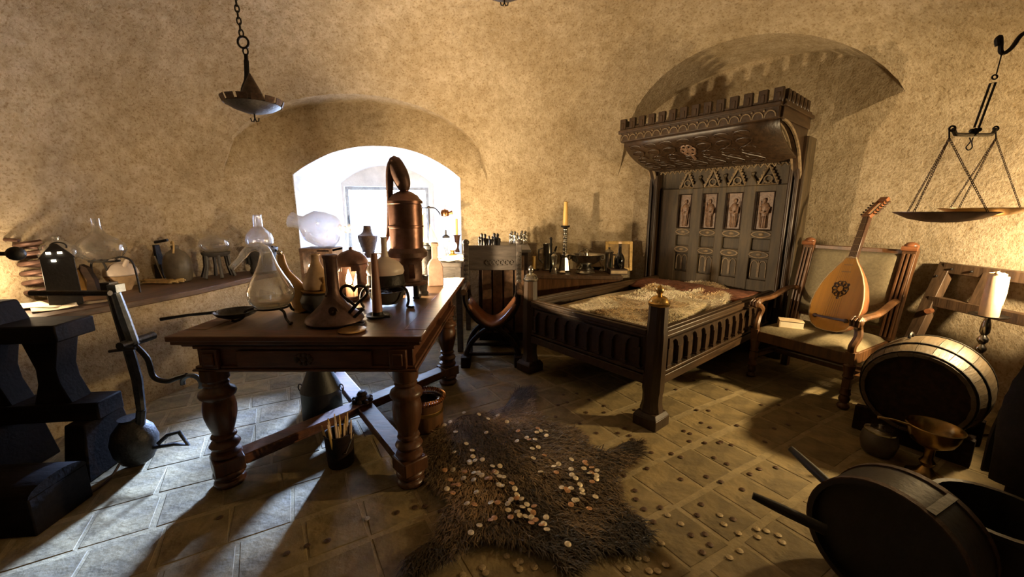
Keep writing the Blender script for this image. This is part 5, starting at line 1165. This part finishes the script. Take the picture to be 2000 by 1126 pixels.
b.tube([(fx(.66)-.02, .27, .66), (fx(.66)-.07, .25, .66)], .02, 8); obj('peg', b, M['wood_red'], t)
CY_ = 2.42; pc = aty(1930, 618, CY_); k = kk(pc)
t = thing('floor_candlestick', 'tall turned pewter candlestick with a thick pale candle behind the barrel', 'candlestick', (pc.x, pc.y, 0))
b = MB(); z = pc.z
st = [(.13,0),(.135,.02),(.06,.05),(.035,.09)]
for i in range(9):
    z0 = .10+(z-.22)*i/9; hh = (z-.22)/9; st += [(.014,z0),(.025,z0+hh*.3),(.027,z0+hh*.5),(.022,z0+hh*.7),(.013,z0+hh*.95)]
st += [(.014,z-.12),(.024,z-.10),(.022,z-.05),(.013,z-.015),(.015,z-.005)]
b.lathe(st, 18); obj('stem', b, M['pewter'], t)
b = MB(); b.lathe([(0,z-.006),(.04,z-.004),(.085,z+.006),(.09,z+.012),(.082,z+.009),(0,z+.0)], 28); obj('drip_pan', b, M['iron'], t)
b = MB(); b.lathe([(.044,0),(.045,.04),(.043,.15),(.041,.25),(.038,.275),(.02,.28),(.0,.26)], 20, (0,0,z+.002)); b.ball((.035,0,z+.268), .010, (1,1,1.3), 8); b.ball((-.028,-.02,z+.28), .014, (1,1,.9), 8); b.tube([(.028,-.03,z+.26),(.031,-.033,z+.16),(.03,-.032,z+.08)], [.009,.008,.004], 8); cd = obj('candle', b, M['wax'], t)
b = MB(); b.tube([(0,0,z+.26),(.004,0,z+.30)], .002, 6); obj('wick', b, M['iron'], cd)
# barrel on its cradle
bc = Vector((2.35, 2.15, .36)); ba = Vector((.825, .566, 0)); t = thing('barrel', 'small light wooden barrel lying on its side on a low cradle', 'barrel', (2.57, 2.30, .36), math.atan2(.566, .825))
L2 = .54; n = 22
def brad(x): return .285-.045*(x/(L2/2))**2
for i in range(n):
    a0 = 2*PI*i/n+.005; a1 = 2*PI*(i+1)/n-.005; b = MB(); v = []; f = []
    for j in range(7):
        x = -L2/2+L2*j/6; r = brad(x)
        for a, rr in ((a0, r), ((a0+a1)/2, r), (a1, r), (a1, r-.018), (a0, r-.018)): v.append((x, rr*cos(a), rr*sin(a)))
    for j in range(6):
        for e in range(5): f.append([j*5+e, j*5+(e+1) % 5, (j+1)*5+(e+1) % 5, (j+1)*5+e])
    f += [[0,1,2,3,4], [34,33,32,31,30]]; b.add(v, f); obj('stave', b, M['wood_barrel'], t, ang=40)
for x in (-.25, -.13, .13, .25):
    r = brad(x)+.001; b = MB(); b.lathe([(r,-.008),(r+.004,-.008),(r+.004,.008),(r,.008)], 36, (0,0,0), T(x,0,0) @ RY(PI/2), close=True); obj('hoop', b, M['iron'], t)
for x in (-.235, .235):
    b = MB(); b.lathe([(0,-.01),(.23,-.01),(.23,.01),(0,.01)], 30, (0,0,0), T(x,0,0) @ RY(PI/2)); obj('barrel_head', b, M['wood_dark'], t)
b = MB(); b.tube([(.0+.04*cos(a), .10, .268+.03*sin(a)) for a in [i*PI/8 for i in range(9)]], .008, 6); obj('carry_loop', b, M['iron'], t)
t2 = thing('barrel_cradle', 'low dark wooden cradle under the lying barrel', 'cradle', (2.57, 2.30, 0), math.atan2(.566, .825))
for x in (-.18, .18):
    b = MB(); b.prism([(-.26,0),(.26,0),(.26,.16)]+[(.26*.96*cos(R(a))*1.0, .36+.272*math.sin(R(a))) for a in range(-45, -136, -15)]+[(-.26,.16)], .05, T(x-.025,0,0) @ YZ); obj('cradle_board', b, M['wood_dark'], t2, bevel=.004)
for y in (-.22, .22):
    b = MB(); b.box((0, y, .04), (.40, .04, .06)); obj('cradle_rail', b, M['wood_dark'], t2, bevel=.003)
p = at(1805, 928, 0); t = thing('brass_footed_basin', 'brass basin on a turned foot with a long thin handle in front of the barrel', 'basin', (p.x, p.y, 0)); k = .0024
b = MB(); b.lathe([(.075,0),(.08,.01),(.04,.03),(.02,.06),(.034,.085),(.02,.11),(.022,.165),(.05,.18),(.085,.205),(.102,.245),(.108,.285),(.116,.29),(.112,.294),(.102,.285),(.095,.245),(.075,.21),(0,.19)], 28); obj('basin', b, M['brass_dark'], t)
b = MB(); b.tube([(-.105,.02,.285),(-.17,.05,.30),(-.24,.07,.305)], [.006,.005,.007], 6); obj('handle', b, M['brass_dark'], t)
p = at(1712, 884, 0); t = thing('lidded_crock', 'dark round crock with a ringed lid to the left of the brass basin', 'crock', (p.x, p.y, 0))
b = MB(); b.lathe([(.06,0),(.075,.02),(.088,.08),(.08,.125),(.07,.14)], 22); obj('body', b, M['stoneware'], t)
b = MB(); b.lathe([(.075,.141),(.075,.15),(.05,.158),(.048,.163),(.03,.166),(.012,.172),(.016,.185),(0,.19)], 22); obj('lid', b, M['pewter'], t)
# drum-shaped tub with two carrying bars
a_ = Vector((.9, .43, 0)).normalized(); dc = Vector((1.30, 1.20, .235)); L2 = .20
t = thing('handled_tub', 'dark drum-shaped tub lying on its side with two carrying bars, in the lower right', 'tub', dc+a_*L2/2, math.atan2(a_.y, a_.x))
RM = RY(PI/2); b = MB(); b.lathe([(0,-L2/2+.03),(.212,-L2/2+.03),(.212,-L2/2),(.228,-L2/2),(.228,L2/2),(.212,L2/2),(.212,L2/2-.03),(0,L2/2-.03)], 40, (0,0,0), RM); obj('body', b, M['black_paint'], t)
for x in (-L2/2+.012, L2/2-.012):
    b = MB(); b.lathe([(.228,-.012),(.233,-.012),(.233,.012),(.228,.012)], 40, (0,0,0), T(x,0,0) @ RM, close=True); obj('hoop', b, M['iron_rust'], t)
b = MB(); b.box((0, -.05, .222), (L2-.03, .026, .016), RX(.22)); obj('batten', b, M['black_paint'], t)
Wt = (T(*(dc+a_*L2/2)) @ RZ(math.atan2(a_.y, a_.x))).inverted()
for (x1, y1), (x2, y2) in (((1545,876),(1625,950)), ((1470,967),(1582,1020))):
    q1 = Wt @ at(x1, y1, .33); q2 = Wt @ at(x2, y2, .30); b = MB(); b.tube([q1, q1.lerp(q2, .5), q2+(q2-q1)*.25], [.014,.019,.02], 10); obj('carrying_bar', b, M['black_paint'], t)
# dark draped chest and tub at the right edge
t = thing('draped_chest', 'tall chest covered by a black cloth at the right picture edge', 'chest', (2.90, 1.56, 0), .30)
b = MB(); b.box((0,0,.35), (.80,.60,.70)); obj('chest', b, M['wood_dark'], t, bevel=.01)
def cloth(u, v):
    x = (u-.5)*1.2; y = (v-.5)*1.0; ex = max(0, abs(x)-.42); ey = max(0, abs(y)-.32); d = max(ex, ey)
    return (max(-.43, min(.43, x))+(.05*math.sin(v*14)*min(1, ex*8) if ex else 0), max(-.33, min(.33, y))+(.05*math.sin(u*16)*min(1, ey*8) if ey else 0), .715-d*3.3+.012*mnoise.noise(Vector((x*5, y*5, 0))))
b = MB(); b.grid(cloth, 44, 40); obj('cloth', b, M['dark_cloth'], t, solid=.01)
p = Vector((1.83, 1.30, 0)); t = thing('black_bucket', 'black round bucket with a thick rim at the right picture edge', 'bucket', p)
b = MB(); b.lathe([(.15,0),(.155,.01),(.175,.27),(.185,.28),(.185,.30),(.165,.30),(.15,.02),(0,.015)], 28); obj('body', b, M['black_paint'], t)
b = MB(); b.tube([(.185*cos(PI*i/10), .0+.06*sin(PI*i/10)*-1, .29-.16*sin(PI*i/10)) for i in range(11)], .006, 6); obj('bail', b, M['iron'], t)

# ------------------------------------------------------------------ dark workshop gear at the left
t = thing('screw_press', 'heavy dark wooden press with a ball-ended lever at the left picture edge', 'press', (-2.59, 1.97, 0), .12)
b = MB(); b.box((.08,0,.36), (.60,.16,.10)); obj('lower_beam', b, M['wood_shaded'], t, bevel=.008)
b = MB(); b.box((.04,0,.80), (.50,.22,.09)); obj('upper_beam', b, M['wood_shaded'], t, bevel=.008)
b = MB(); b.box((-.10,0,.89), (.22,.18,.12), tx=.6); obj('nut_block', b, M['wood_shaded'], t, bevel=.01)
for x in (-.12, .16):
    b = MB(); b.prism([(-.09,.40),(.09,.40),(.05,.52),(.045,.60),(.085,.76),(-.085,.76),(-.045,.60),(-.05,.52)], .12, T(x, .06, 0) @ XZ); obj('cheek', b, M['wood_shaded'], t, bevel=.006)
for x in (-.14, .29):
    b = MB(); b.box((x, 0, .155), (.12,.34,.31), tx=.8, ty=.7); obj('foot', b, M['wood_shaded'], t, bevel=.008)
b = MB(); b.tube([(-.10,0,.93),(-.10,0,1.16)], .028, 12); obj('screw', b, M['iron'], t)
b = MB(); q = Vector((-.28,0,1.13)); Wp = (T(-2.59, 1.97, 0) @ RZ(.12)).inverted(); e = Wp @ aty(31, 495, 1.90); q = Vector((-.10, e.y, e.z)); b.tube([q-Vector((.05,0,0)), q, e], .010, 8); b.ball(e, .034, n=16); obj('lever', b, M['iron'], t)
b = MB(); b.tube([Wp @ aty(60,572,1.93), Wp @ aty(215,572,1.93)], .014, 8); obj('rail', b, M['iron'], t)
t = thing('leg_vise', 'tall grey iron leg vise with a bent handle beside the dark press', 'vise', (-1.98, 1.98, 0))
V = lambda px, py, Y=1.98: aty(px, py, Y)-Vector((-1.98, 1.98, 0))
b = MB(); b.tube([V(226,572), V(243,620), V(262,672)], [.020,.024,.024], 8); b.box(V(227,562), (.045,.05,.04)); obj('front_jaw', b, M['steel'], t)
b = MB(); b.tube([V(216,570,2.06), V(245,660,2.06), V(268,740,2.04), V(276,800,2.02)], [.020,.024,.024,.02], 8); b.box(V(214,558,2.06), (.05,.05,.04)); obj('rear_jaw', b, M['iron'], t)
b = MB(); b.tube([V(252,668)+Vector((.02,.12,0)), V(252,668)+Vector((.02,-.07,0))], .022, 10); b.tube([V(236,678)+Vector((0,-.06,0)), V(285,672)+Vector((0,-.06,0))], .008, 8); obj('screw', b, M['iron'], t)
b = MB(); b.tube(spline([V(262,672), V(288,700), V(300,735), V(325,744), V(345,738), V(365,732)], 6), .013, 8); obj('brace', b, M['iron'], t)
b = MB(); rc_ = V(375,748); b.tube([rc_+Vector((.05*cos(a), 0, .045*sin(a))) for a in [-.6+i*.3 for i in range(14)]], .012, 8); obj('ring', b, M['steel'], t)
b = MB(); b.tube([V(276,800,2.02), V(270,880,2.0)], .022, 8); obj('leg', b, M['iron'], t)
p = at(272, 905, 0); t = thing('iron_cauldron', 'black egg-shaped iron cauldron on the floor with a triangular pedal bracket', 'cauldron', (p.x, p.y, 0))
b = MB(); b.lathe([(.03,0),(.07,.03),(.098,.09),(.105,.15),(.09,.21),(.06,.25),(.045,.27),(.055,.285),(.04,.285)], 24); obj('body', b, M['iron'], t)
b = MB(); b.tube([(.09,0,.10),(.20,.02,.11),(.27,.03,.10),(.23,.03,.18),(.17,.02,.165),(.12,.01,.12)], .011, 8); obj('pedal_bracket', b, M['iron'], t)
b = MB(); b.tube(spline([(-.02,-.08,.06),(-.03,-.13,.01),(-.02,-.22,.006),(-.05,-.34,.006)], 6), .006, 6); obj('cord', b, M['leather'], t)
t = thing('low_trunk', 'low dark trunk with a rounded lid on the floor under the press', 'trunk', (-2.45, 1.60, 0), .08)
b = MB(); b.box((0,0,.09), (.70,.26,.18)); obj('case', b, M['wood_shaded'], t, bevel=.006)
b = MB(); b.prism([(.13*cos(R(a)), .18+.05*math.sin(R(a))) for a in range(0, 181, 15)], .70, T(-.35,0,0) @ YZ); obj('lid', b, M['wood_shaded'], t)
